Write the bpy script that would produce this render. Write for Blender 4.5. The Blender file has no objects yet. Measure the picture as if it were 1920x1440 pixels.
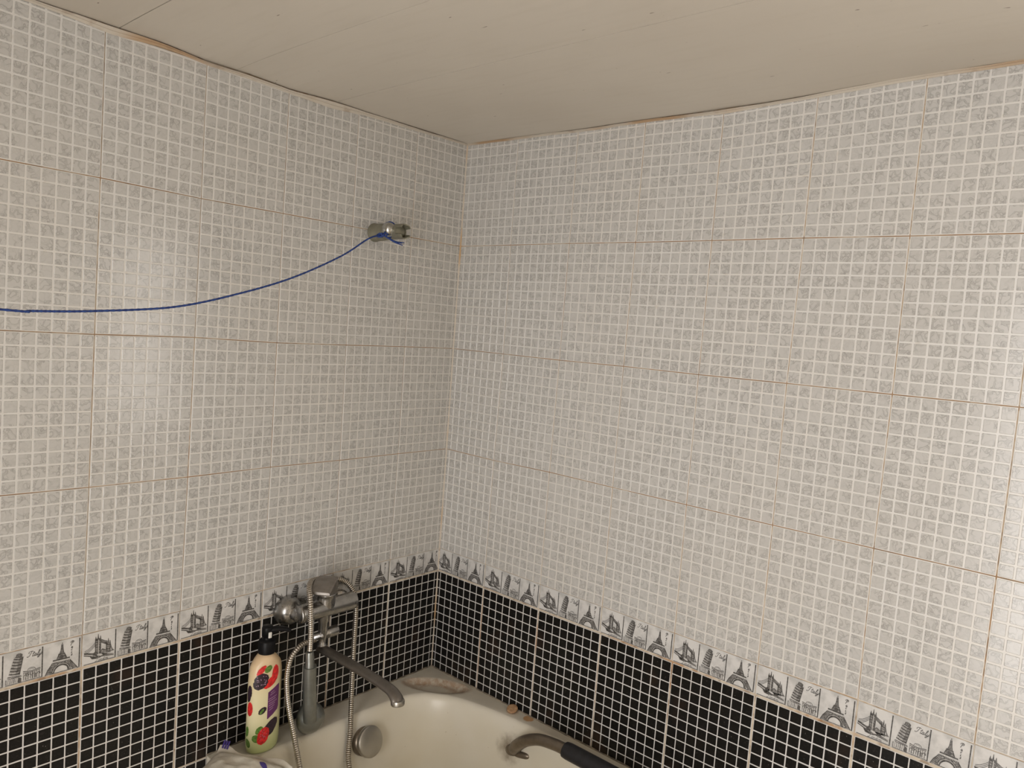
import bpy, math, random
from mathutils import Vector, Matrix

# ------------------------------------------------------------------ camera, world, light, exposure
ZO = 0.967                     # height of the top of the picture border above the floor
scene = bpy.context.scene
COL = scene.collection

CAM = Vector((1.5797, -1.5609, 0.6747 + ZO))
cam_d = bpy.data.cameras.new('camera')
cam_d.sensor_fit = 'HORIZONTAL'
cam_d.sensor_width = 36.0
cam_d.lens = 1395.606 / 1920 * 36.0
cam_d.clip_start = 0.01
cam = bpy.data.objects.new('camera', cam_d)
COL.objects.link(cam)
_r = Vector((0.7529, 0.6539, 0.0751)).normalized()
_f = Vector((-0.6498, 0.7566, -0.0734)).normalized()
_u = _r.cross(_f).normalized()
_r = _f.cross(_u).normalized()
cam.matrix_world = Matrix(((_r.x, _u.x, -_f.x, CAM.x), (_r.y, _u.y, -_f.y, CAM.y), (_r.z, _u.z, -_f.z, CAM.z), (0, 0, 0, 1)))
scene.camera = cam

world = bpy.data.worlds.new('world')
scene.world = world
world.use_nodes = True
world.node_tree.nodes['Background'].inputs[0].default_value = (0.9, 0.93, 1.0, 1)
world.node_tree.nodes['Background'].inputs[1].default_value = 0.25

def area(name, loc, size, size_y, energy, color, direction):
    d = bpy.data.lights.new(name, 'AREA')
    d.shape = 'RECTANGLE'; d.size = size; d.size_y = size_y
    d.energy = energy; d.color = color
    o = bpy.data.objects.new(name, d); COL.objects.link(o)
    o.location = loc
    o.rotation_euler = Vector(direction).to_track_quat('-Z', 'Y').to_euler()
    return o
# daylight of the next room coming in through the open doorway behind the camera
area('doorway_daylight', (1.52, -2.75, 1.02), 0.80, 2.0, 48, (1.0, 0.972, 0.95), (0, 1, 0))
# daylight entering by the window in the far end of the right-hand wall (outside the frame)
area('window_daylight', (2.24, 0.06, ZO + 0.52), 0.56, 0.92, 13.5, (1.0, 0.97, 0.94), (0, -1, 0))

scene.view_settings.view_transform = 'Standard'
scene.view_settings.look = 'None'
scene.view_settings.gamma = 1.0
scene.view_settings.use_curve_mapping = False
scene.view_settings.exposure = 0.06
scene.cycles.max_bounces = 7
scene.cycles.diffuse_bounces = 5
scene.cycles.glossy_bounces = 3
scene.cycles.transmission_bounces = 2
scene.cycles.caustics_reflective = False
scene.cycles.caustics_refractive = False

# ------------------------------------------------------------------ helpers
rng = random.Random(7)

class N:
    """small node-tree builder"""
    def __init__(s, name):
        s.m = bpy.data.materials.new(name); s.m.use_nodes = True
        s.t = s.m.node_tree; s.b = s.t.nodes['Principled BSDF']
    def n(s, typ, **kw):
        nd = s.t.nodes.new('ShaderNode' + typ)
        for k, v in kw.items():
            if k in nd.inputs.keys(): s.put(nd.inputs[k], v)
            else: setattr(nd, k, v)
        return nd
    def put(s, sock, v):
        if isinstance(v, bpy.types.NodeSocket): s.t.links.new(v, sock)
        else: sock.default_value = v
    def math(s, op, a, b=None, c=None, clamp=False):
        nd = s.t.nodes.new('ShaderNodeMath'); nd.operation = op; nd.use_clamp = clamp
        for i, v in enumerate((a, b, c)):
            if v is not None: s.put(nd.inputs[i], v)
        return nd.outputs[0]
    def vmath(s, op, a, b=None, out=0):
        nd = s.t.nodes.new('ShaderNodeVectorMath'); nd.operation = op
        s.put(nd.inputs[0], a)
        if b is not None: s.put(nd.inputs[1], b)
        return nd.outputs[out]
    def noise(s, vec, scale, detail=2.0, rough=0.5, dist=0.0, two_d=False):
        nd = s.t.nodes.new('ShaderNodeTexNoise')
        if two_d: nd.noise_dimensions = '2D'
        s.put(nd.inputs['Vector'], vec)
        nd.inputs['Scale'].default_value = scale; nd.inputs['Detail'].default_value = detail
        nd.inputs['Roughness'].default_value = rough; nd.inputs['Distortion'].default_value = dist
        return nd.outputs['Fac']
    def ramp(s, fac, lo, hi, a=0.0, b=1.0, smooth=True):
        nd = s.t.nodes.new('ShaderNodeMapRange')
        nd.interpolation_type = 'SMOOTHSTEP' if smooth else 'LINEAR'
        s.put(nd.inputs[0], fac)
        for i, v in zip((1, 2, 3, 4), (lo, hi, a, b)): nd.inputs[i].default_value = v
        return nd.outputs[0]
    def mix(s, fac, a, b, blend='MIX'):
        nd = s.t.nodes.new('ShaderNodeMix'); nd.data_type = 'RGBA'; nd.blend_type = blend
        s.put(nd.inputs[0], fac)
        for i, v in ((6, a), (7, b)):
            s.put(nd.inputs[i], v if isinstance(v, bpy.types.NodeSocket) else (*v, 1.0))
        return nd.outputs[2]
    def bump(s, h, strength, dist):
        nd = s.t.nodes.new('ShaderNodeBump')
        nd.inputs['Strength'].default_value = strength; nd.inputs['Distance'].default_value = dist
        s.put(nd.inputs['Height'], h); s.t.links.new(nd.outputs[0], s.b.inputs['Normal'])
    def pos(s): return s.n('NewGeometry').outputs['Position']
    def obj(s): return s.n('TexCoord').outputs['Object']
    def base(s, c): s.put(s.b.inputs['Base Color'], c if isinstance(c, bpy.types.NodeSocket) else (*c, 1.0))
    def set(s, rough=None, metal=None, spec=None, coat=None):
        if rough is not None: s.put(s.b.inputs['Roughness'], rough)
        if metal is not None: s.put(s.b.inputs['Metallic'], metal)
        if spec is not None: s.put(s.b.inputs['Specular IOR Level'], spec)
        if coat is not None: s.put(s.b.inputs['Coat Weight'], coat)
        return s

def plain(name, c, rough=0.5, metal=0.0, spec=0.5, var=0.0, scale=30):
    q = N(name)
    if var:
        f = q.noise(q.obj(), scale, 3)
        q.base(q.mix(q.ramp(f, 0.3, 0.7), tuple(v * (1 - var) for v in c), tuple(min(1, v * (1 + var)) for v in c)))
    else: q.base(c)
    q.set(rough, metal, spec)
    return q.m

def mesh_data(name, verts, faces, mats, smooth=False, uvs=None, fmat=None):
    me = bpy.data.meshes.new(name)
    me.from_pydata([tuple(v) for v in verts], [], faces)
    for m in (mats if isinstance(mats, (list, tuple)) else [mats]): me.materials.append(m)
    if uvs is not None:
        l = me.uv_layers.new(name='UVMap')
        flat = [c for uv in uvs for c in uv]
        l.data.foreach_set('uv', flat)
    if fmat is not None: me.polygons.foreach_set('material_index', fmat)
    if smooth: me.polygons.foreach_set('use_smooth', [True] * len(me.polygons))
    me.update()
    return me

def link(name, data, parent=None, loc=None):
    o = bpy.data.objects.new(name, data); COL.objects.link(o)
    if parent is not None: o.parent = parent
    if loc is not None: o.location = loc
    return o

def tag(o, label=None, cat=None, group=None, kind=None):
    if label: o['label'] = label
    if cat: o['category'] = cat
    if group: o['group'] = group
    if kind: o['kind'] = kind
    return o

class MB:
    """collects geometry, builds one mesh object; smooth flag per face"""
    def __init__(s): s.v = []; s.f = []; s.sm = []; s.mi = []
    def add(s, verts, faces, smooth=True, mi=0):
        k = len(s.v); s.v += [Vector(v) for v in verts]
        for f in faces: s.f.append([i + k for i in f]); s.sm.append(smooth); s.mi.append(mi)
    def tube(s, pts, rad, seg=14, cap=True, flat=None, mi=0, up=None):
        """sweep a circle (or ellipse: flat=(a,b) factors) along points; rad number or list"""
        pts = [Vector(p) for p in pts]; n = len(pts)
        R = rad if isinstance(rad, (list, tuple)) else [rad] * n
        tang = []
        for i in range(n):
            t = pts[min(i + 1, n - 1)] - pts[max(i - 1, 0)]
            tang.append(t.normalized())
        u0 = Vector(up) if up is not None else Vector((0, 0, 1))
        if abs(u0.dot(tang[0])) > 0.95: u0 = Vector((1, 0, 0))
        u = (u0 - tang[0] * u0.dot(tang[0])).normalized()
        V = []
        fa, fb = flat or (1, 1)
        for i in range(n):
            u = (u - tang[i] * u.dot(tang[i])).normalized()
            w = tang[i].cross(u)
            for k in range(seg):
                a = 2 * math.pi * k / seg
                V.append(pts[i] + u * (math.cos(a) * R[i] * fa) + w * (math.sin(a) * R[i] * fb))
        F = []
        for i in range(n - 1):
            for k in range(seg):
                F.append([i * seg + k, i * seg + (k + 1) % seg, (i + 1) * seg + (k + 1) % seg, (i + 1) * seg + k])
        s.add(V, F, True, mi)
        if cap:
            s.add(V[:seg], [list(range(seg))[::-1]], False, mi)
            s.add(V[-seg:], [list(range(seg))], False, mi)
    def lathe(s, prof, loc, axis=(0, 0, 1), seg=32, sx=1.0, sy=1.0, mi=0, xdir=None, flat_tol=None):
        """profile of (radius, height) about an axis"""
        ax = Vector(axis).normalized()
        x = Vector(xdir) if xdir is not None else (Vector((0, 0, 1)) if abs(ax.z) < 0.9 else Vector((1, 0, 0)))
        x = (x - ax * x.dot(ax)).normalized(); y = ax.cross(x); loc = Vector(loc)
        V = []
        for r, h in prof:
            for k in range(seg):
                a = 2 * math.pi * k / seg
                V.append(loc + x * (math.cos(a) * r * sx) + y * (math.sin(a) * r * sy) + ax * h)
        F = []
        for i in range(len(prof) - 1):
            for k in range(seg):
                F.append([i * seg + k, i * seg + (k + 1) % seg, (i + 1) * seg + (k + 1) % seg, (i + 1) * seg + k])
        s.add(V, F, True, mi)
        if prof[0][0] > 1e-5: s.add(V[:seg], [list(range(seg))[::-1]], False, mi)
        if prof[-1][0] > 1e-5: s.add(V[-seg:], [list(range(seg))], False, mi)
    def box(s, lo, hi, mi=0, bev=0.0):
        (x0, y0, z0), (x1, y1, z1) = lo, hi
        if bev <= 0:
            V = [(x, y, z) for z in (z0, z1) for y in (y0, y1) for x in (x0, x1)]
            s.add(V, [[0, 2, 3, 1], [4, 5, 7, 6], [0, 1, 5, 4], [2, 6, 7, 3], [0, 4, 6, 2], [1, 3, 7, 5]], False, mi)
            return
        b = bev
        V = []; idx = {}
        for i, x in enumerate((x0, x1)):
            for j, y in enumerate((y0, y1)):
                for k, z in enumerate((z0, z1)):
                    sx, sy, sz = (1 if i == 0 else -1), (1 if j == 0 else -1), (1 if k == 0 else -1)
                    idx[i, j, k, 0] = len(V); V.append((x, y + sy * b, z + sz * b))
                    idx[i, j, k, 1] = len(V); V.append((x + sx * b, y, z + sz * b))
                    idx[i, j, k, 2] = len(V); V.append((x + sx * b, y + sy * b, z))
        F = []
        for a in range(2):
            F.append([idx[a, 0, 0, 0], idx[a, 1, 0, 0], idx[a, 1, 1, 0], idx[a, 0, 1, 0]][::1 if a else -1])
            F.append([idx[0, a, 0, 1], idx[1, a, 0, 1], idx[1, a, 1, 1], idx[0, a, 1, 1]][::-1 if a else 1])
            F.append([idx[0, 0, a, 2], idx[1, 0, a, 2], idx[1, 1, a, 2], idx[0, 1, a, 2]][::1 if a else -1])
        for i in range(2):
            for j in range(2):
                F.append([idx[i, j, 0, 0], idx[i, j, 1, 0], idx[i, j, 1, 1], idx[i, j, 0, 1]])
                F.append([idx[i, 0, j, 0], idx[i, 1, j, 0], idx[i, 1, j, 2], idx[i, 0, j, 2]])
                F.append([idx[0, i, j, 1], idx[1, i, j, 1], idx[1, i, j, 2], idx[0, i, j, 2]])
                for k in range(2): F.append([idx[i, j, k, 0], idx[i, j, k, 1], idx[i, j, k, 2]])
        s.add(V, F, False, mi)
    def build(s, name, mats, parent=None, origin=(0, 0, 0), fix=False):
        o = Vector(origin)
        me = mesh_data(name, [v - o for v in s.v], s.f, mats, fmat=s.mi)
        me.polygons.foreach_set('use_smooth', s.sm)
        if fix:
            import bmesh
            bm = bmesh.new(); bm.from_mesh(me); bmesh.ops.recalc_face_normals(bm, faces=bm.faces); bm.to_mesh(me); bm.free()
        me.update()
        return link(name, me, parent)

def thing(name, loc, label, cat, group=None):
    o = link(name, None, None, loc)
    return tag(o, label, cat, group)

def crom(pts, n, closed=False):
    """Catmull-Rom through points, n samples per span"""
    P = [Vector(p) for p in pts]; out = []; m = len(P)
    for i in range(m if closed else m - 1):
        g = (lambda k: P[k % m]) if closed else (lambda k: P[min(max(k, 0), m - 1)])
        p0, p1, p2, p3 = g(i - 1), g(i), g(i + 1), g(i + 2)
        for k in range(n):
            t = k / n
            out.append(0.5 * ((2 * p1) + (p2 - p0) * t + (2 * p0 - 5 * p1 + 4 * p2 - p3) * t * t + (3 * p1 - p0 - 3 * p2 + p3) * t ** 3))
    if not closed: out.append(P[-1].copy())
    return out

def sstep(a, b, x):
    t = min(max((x - a) / (b - a), 0), 1); return t * t * (3 - 2 * t)
def W(x, y, z): return Vector((x, y, z + ZO))

# ------------------------------------------------------------------ materials
def mat_white_square():
    q = N('white_square_glaze')
    uv = q.n('UVMap').outputs[0]
    rnd = q.n('ObjectInfo').outputs['Random']
    off = q.n('CombineXYZ', X=q.math('MULTIPLY', rnd, 370.0), Y=q.math('MULTIPLY', rnd, 910.0)).outputs[0]
    v = q.vmath('ADD', uv, off)
    n1 = q.noise(v, 2.0, 1.3, 0.42, 0.25, True)
    n2 = q.noise(v, 0.8, 0.0, 0.5, 0.0, True)
    def contour(level, w): return q.ramp(q.math('ABSOLUTE', q.math('SUBTRACT', n1, level)), w * 0.35, w, 1, 0)
    ln = q.math('MAXIMUM', contour(0.45, 0.024), contour(0.545, 0.024))
    ln = q.math('MAXIMUM', ln, q.math('MULTIPLY', contour(0.645, 0.020), 0.7))
    veil = q.ramp(n2, 0.33, 0.50, 0.25, 1.0)
    ln = q.math('MULTIPLY', ln, veil)
    tone = q.math('MULTIPLY', q.math('MULTIPLY', q.ramp(n1, 0.44, 0.46), q.ramp(n1, 0.54, 0.56, 1, 0)), veil)
    c = q.mix(q.math('MULTIPLY', tone, 0.75), (0.515, 0.507, 0.49), (0.41, 0.402, 0.387))
    c = q.mix(q.math('MULTIPLY', ln, 0.55), c, (0.25, 0.242, 0.232))
    big = q.noise(q.pos(), 2.2, 2)
    c = q.mix(q.ramp(big, 0.35, 0.7, 0.0, 0.15), c, (0.52, 0.48, 0.43))
    q.base(c); q.set(0.19, 0, 0.5)
    return q.m

def mat_black_square():
    q = N('black_square_glaze')
    uv = q.n('UVMap').outputs[0]
    rnd = q.n('ObjectInfo').outputs['Random']
    off = q.n('CombineXYZ', X=q.math('MULTIPLY', rnd, 370.0), Y=q.math('MULTIPLY', rnd, 910.0)).outputs[0]
    v = q.vmath('ADD', uv, off)
    n1 = q.noise(v, 3.4, 2, 0.5, 1.2)
    ln = q.ramp(q.math('ABSOLUTE', q.math('SUBTRACT', n1, 0.5)), 0.004, 0.022, 1, 0)
    c = q.mix(q.math('MULTIPLY', ln, 0.6), (0.006, 0.0055, 0.005), (0.030, 0.027, 0.025))
    sp = q.noise(q.pos(), 420, 1)
    c = q.mix(q.ramp(sp, 0.76, 0.80), c, (0.30, 0.28, 0.26))
    rust = q.noise(q.pos(), 9, 2)
    c = q.mix(q.ramp(rust, 0.56, 0.75, 0, 0.5), c, (0.045, 0.025, 0.016))
    q.base(c); q.set(0.32, 0, 0.2)
    return q.m

def mat_tile_body(name, c):
    q = N(name)
    p = q.pos()
    big = q.noise(p, 2.6, 3)
    col = q.mix(q.ramp(big, 0.35, 0.7, 0.0, 0.5), c, (c[0] * 0.97, c[1] * 0.93, c[2] * 0.87))
    dirt = q.noise(p, 60, 3)
    col = q.mix(q.ramp(dirt, 0.62, 0.8, 0, 0.35), col, (c[0] * 0.72, c[1] * 0.62, c[2] * 0.5))
    q.base(col); q.set(0.3, 0, 0.5)
    return q.m

def mat_grout():
    q = N('stained_grout')
    p = q.pos()
    a = q.noise(p, 3.2, 2)
    b = q.noise(p, 55, 3)
    # cream cement between the black tiles, thinner and dirtier between the white ones
    z = q.n('SeparateXYZ', Vector=p).outputs['Z']
    up = q.ramp(z, ZO - 0.012, ZO - 0.002)
    c = q.mix(q.ramp(b, 0.35, 0.7), (0.60, 0.53, 0.43), (0.52, 0.44, 0.34))
    d = q.mix(q.ramp(b, 0.35, 0.65), (0.58, 0.50, 0.40), (0.45, 0.33, 0.21))
    # water stains gather along the level joints
    lev = None
    for zz in (0.9045, 0.6040, 0.3025):
        f = q.ramp(q.math('ABSOLUTE', q.math('SUBTRACT', z, ZO + zz)), 0.0035, 0.0060, 1, 0)
        lev = f if lev is None else q.math('MAXIMUM', lev, f)
    d = q.mix(q.math('MULTIPLY', lev, q.ramp(q.noise(p, 7, 2), 0.36, 0.56, 0.25, 1.0)), d, (0.33, 0.19, 0.09))
    c = q.mix(up, c, d)
    c = q.mix(q.math('MULTIPLY', q.ramp(a, 0.50, 0.70), q.ramp(b, 0.34, 0.60)), c, (0.40, 0.215, 0.09))
    c = q.mix(q.ramp(q.noise(p, 38, 2), 0.54, 0.66, 0, 0.6), c, (0.20, 0.13, 0.08))
    q.base(c); q.set(0.8)
    return q.m

M = {}
M['white_sq'] = mat_white_square()
M['black_sq'] = mat_black_square()
M['white_body'] = mat_tile_body('white_tile_glaze', (0.655, 0.645, 0.625))
M['black_body'] = mat_tile_body('black_tile_joint_lines', (0.64, 0.63, 0.62))
M['grout'] = mat_grout()

def mat_border():
    q = N('border_tile_glaze')
    p = q.obj()
    a = q.noise(p, 26, 4, 0.55)
    c = q.mix(q.ramp(a, 0.40, 0.68), (0.62, 0.61, 0.595), (0.46, 0.455, 0.445))
    q.base(c); q.set(0.22)
    return q.m
M['border'] = mat_border()
def mat_ink(name, c0, c1):
    q = N(name)
    a = q.noise(q.obj(), 190, 3, 0.6)
    q.base(q.mix(q.ramp(a, 0.35, 0.68), c0, c1)); q.set(0.3)
    return q.m
M['ink'] = mat_ink('dark_ink', (0.035, 0.032, 0.030), (0.12, 0.115, 0.11))
M['ink_mid'] = mat_ink('grey_ink', (0.13, 0.125, 0.12), (0.30, 0.29, 0.28))
M['ink_pale'] = mat_ink('pale_ink', (0.42, 0.41, 0.40), (0.58, 0.57, 0.55))

def mat_ceiling():
    q = N('ceiling_panel_laminate')
    p = q.pos()
    a = q.noise(p, 1.6, 3)
    c = q.mix(q.ramp(a, 0.3, 0.7), (0.565, 0.515, 0.445), (0.625, 0.58, 0.51))
    st = q.n('Mapping', Vector=p, Scale=(1.0, 9.0, 1.0)).outputs[0]
    c = q.mix(q.ramp(q.noise(st, 7, 4), 0.45, 0.8, 0, 0.16), c, (0.47, 0.42, 0.34))
    sp = q.noise(q.n('Mapping', Vector=p, Scale=(0.6, 1.6, 1)).outputs[0], 75, 1.0, 0.4)
    c = q.mix(q.ramp(sp, 0.79, 0.81, 0, 0.8), c, (0.13, 0.09, 0.06))
    q.base(c); q.set(0.42, 0, 0.4)
    return q.m
M['ceiling'] = mat_ceiling()
M['void'] = plain('ceiling_void_wood', (0.06, 0.04, 0.025), 0.9)
def mat_trim():
    q = N('ceiling_trim_strip')
    p = q.pos()
    a = q.noise(p, 4.0, 2)
    c = q.mix(q.ramp(a, 0.52, 0.70), (0.56, 0.51, 0.44), (0.46, 0.32, 0.20))
    c = q.mix(q.ramp(q.noise(p, 30, 3), 0.56, 0.75, 0, 0.55), c, (0.30, 0.21, 0.14))
    q.base(c); q.set(0.6)
    return q.m
M['trim'] = mat_trim()
def mat_corner():
    q = N('corner_silicone')
    p = q.pos()
    a = q.noise(p, 4.5, 2)
    c = q.mix(q.ramp(a, 0.50, 0.66), (0.58, 0.52, 0.44), (0.50, 0.31, 0.14))
    c = q.mix(q.ramp(q.noise(p, 60, 2), 0.6, 0.75, 0, 0.7), c, (0.22, 0.15, 0.10))
    q.base(c); q.set(0.55)
    return q.m
M['corner'] = mat_corner()
M['plaster'] = plain('cream_plaster', (0.62, 0.57, 0.49), 0.7, var=0.05, scale=3)
M['floor'] = plain('beige_floor_tile', (0.50, 0.44, 0.36), 0.35, var=0.1, scale=6)
M['bead'] = plain('grimy_silicone', (0.20, 0.17, 0.13), 0.6, var=0.5, scale=60)

# ------------------------------------------------------------------ the two tiled walls
def PL(a, b, d): return Vector((d, a, b + ZO))        # left wall, x = 0: a runs along +y towards the corner
def PR(a, b, d): return Vector((a, -d, b + ZO))       # right wall, y = 0: a runs along +x away from the corner

def lin(tab, x):
    for (x0, y0), (x1, y1) in zip(tab, tab[1:]):
        if x <= x1: return y0 + (y1 - y0) * (x - x0) / (x1 - x0)
    return tab[-1][1]

# joint crossings as laid (distance from the corner, height)
ROW_TOP = 1.19
JL = {1: [(0.0, .9044), (.1952, .9035), (.3931, .9031), (.5919, .9032), (.7895, .9021), (.9904, .9055), (1.192, .9052), (1.393, .905), (1.594, .905)],
      2: [(0.0, .6044), (.1935, .6038), (.3914, .6019), (.5907, .6005), (.7903, .6052), (.9914, .6029), (1.193, .6035), (1.394, .603), (1.595, .603)],
      3: [(0.0, .3039), (.1930, .3036), (.3900, .3017), (.5906, .3022), (.7922, .2987), (.9922, .2984), (1.194, .300), (1.395, .3), (1.596, .3)],
      4: [(0.0, -.001), (.1974, .0008), (.3899, .0015), (.5935, 0.0), (.7959, -.0028), (.9952, -.0036), (1.197, -.003), (1.398, -.003), (1.599, -.003)],
      5: [(0.0, -.0689), (.1959, -.0685), (.3915, -.0695), (.5936, -.0703), (.7955, -.0722), (.9943, -.0736), (1.196, -.074), (1.397, -.074), (1.598, -.074)]}
JL[0] = [(s - .001 * 0, 1.205) for s, _ in JL[1]]
JL[6] = [(s, -.3715) for s, _ in JL[5]]
JL[7] = [(s, -.672) for s, _ in JL[5]]
JL[8] = [(s, -.9665) for s, _ in JL[5]]
JR = {1: [(0.0, .9047), (.2011, .9051), (.4029, .9060), (.6015, .9050), (.8004, .9054), (1.0044, .9064), (1.2032, .9058), (1.405, .906), (1.607, .906), (1.808, .906)],
      2: [(0.0, .6042), (.2038, .6039), (.4008, .6031), (.5980, .6046), (.7986, .6037), (1.0, .6048), (1.2038, .6049), (1.407, .6059), (1.609, .606), (1.81, .606)],
      3: [(0.0, .3039), (.1977, .3021), (.3975, .3050), (.5968, .3036), (.7988, .3031), (1.0009, .3024), (1.202, .3029), (1.4049, .3033), (1.607, .303), (1.808, .303)],
      4: [(0.0, .0005), (.1954, .0011), (.397, -.0005), (.596, -.0002), (.7992, -.0012), (1.0003, -.0025), (1.2039, -.002), (1.4035, -.0064), (1.606, -.006), (1.807, -.006)],
      5: [(0.0, -.068), (.1953, -.0672), (.3982, -.0691), (.5986, -.0683), (.8005, -.0701), (1.0015, -.0718), (1.204, -.0735), (1.405, -.0755), (1.607, -.0765), (1.808, -.077)]}
JR[0] = [(s, 1.205) for s, _ in JR[1]]
JR[6] = [(s, -.3715) for s, _ in JR[5]]
JR[7] = [(s, -.672) for s, _ in JR[5]]
JR[8] = [(s, -.9665) for s, _ in JR[5]]
# lower edge of the ceiling strip along each wall (distance from corner, height)
TRIM_L = [(0, 1.1940), (.12, 1.191), (.24, 1.1870), (.38, 1.1835), (.44, 1.178), (.475, 1.1755), (.593, 1.1770), (.70, 1.1800), (.794, 1.1805), (.84, 1.184), (.886, 1.1860), (.93, 1.182), (.972, 1.1790), (1.033, 1.1830), (1.0775, 1.1862), (1.15, 1.188), (1.4, 1.188), (2.4, 1.188)]
TRIM_R = [(0, 1.1940), (.10, 1.1935), (.25, 1.1915), (.408, 1.1882), (.58, 1.1890), (.72, 1.1872), (.80, 1.1835), (.85, 1.1840), (.90, 1.1868), (.965, 1.1885), (1.07, 1.1922), (1.20, 1.1962), (1.336, 1.1972), (1.6, 1.1975), (2.0, 1.1975)]
# edge of the sagging ceiling panels along each wall
CEIL_L = [(0, 1.1975), (.12, 1.196), (.2375, 1.1936), (.379, 1.1912), (.475, 1.1915), (.593, 1.1846), (.70, 1.1880), (.794, 1.1862), (.886, 1.1928), (.972, 1.1924), (1.033, 1.1926), (1.0775, 1.1920), (1.3, 1.193), (2.5, 1.195)]
CEIL_R = [(0, 1.1975), (.25, 1.1955), (.408, 1.1918), (.58, 1.1932), (.72, 1.1917), (.825, 1.1922), (.90, 1.1918), (.965, 1.1930), (1.07, 1.1981), (1.20, 1.2016), (1.336, 1.2022), (1.6, 1.2022), (3.0, 1.2022)]

SQ_N = 0
def pad_geo(w, h, lift, ch):
    """a proud square with clipped corners: octagon top, bevelled skirt"""
    x, y = w / 2, h / 2
    def octo(x, y, c): return [(x, -y + c), (x, y - c), (x - c, y), (-x + c, y), (-x, y - c), (-x, -y + c), (-x + c, -y), (x - c, -y)]
    b = 0.0007
    V = [(px, py, 0.0) for px, py in octo(x, y, ch)] + [(px, py, lift) for px, py in octo(x - b, y - b, ch * 0.9)]
    F = [list(range(8, 16))] + [[k, (k + 1) % 8, 8 + (k + 1) % 8, 8 + k] for k in range(8)]
    return V, F

def project(p):
    d = p - CAM
    z = d.dot(_f)
    if z <= 0.05: return None
    return 960 + 1395.6 * d.dot(_r) / z, 720 - 1395.6 * d.dot(_u) / z, z

PAD = {}
def shared_pad(kind):
    if kind not in PAD:
        w = 0.0250 - (0.0033 if kind == 'white' else 0.0026)
        V, F = pad_geo(w, w, 0.0005, 0.0009 if kind == 'white' else 0.0005)
        uvs = [((V[i][0] / 0.025 + 0.5), (V[i][1] / 0.025 + 0.5)) for f in F for i in f]
        PAD[kind] = mesh_data(kind + '_square', V, F, M[kind + '_sq'], uvs=uvs)
    return PAD[kind]

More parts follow.
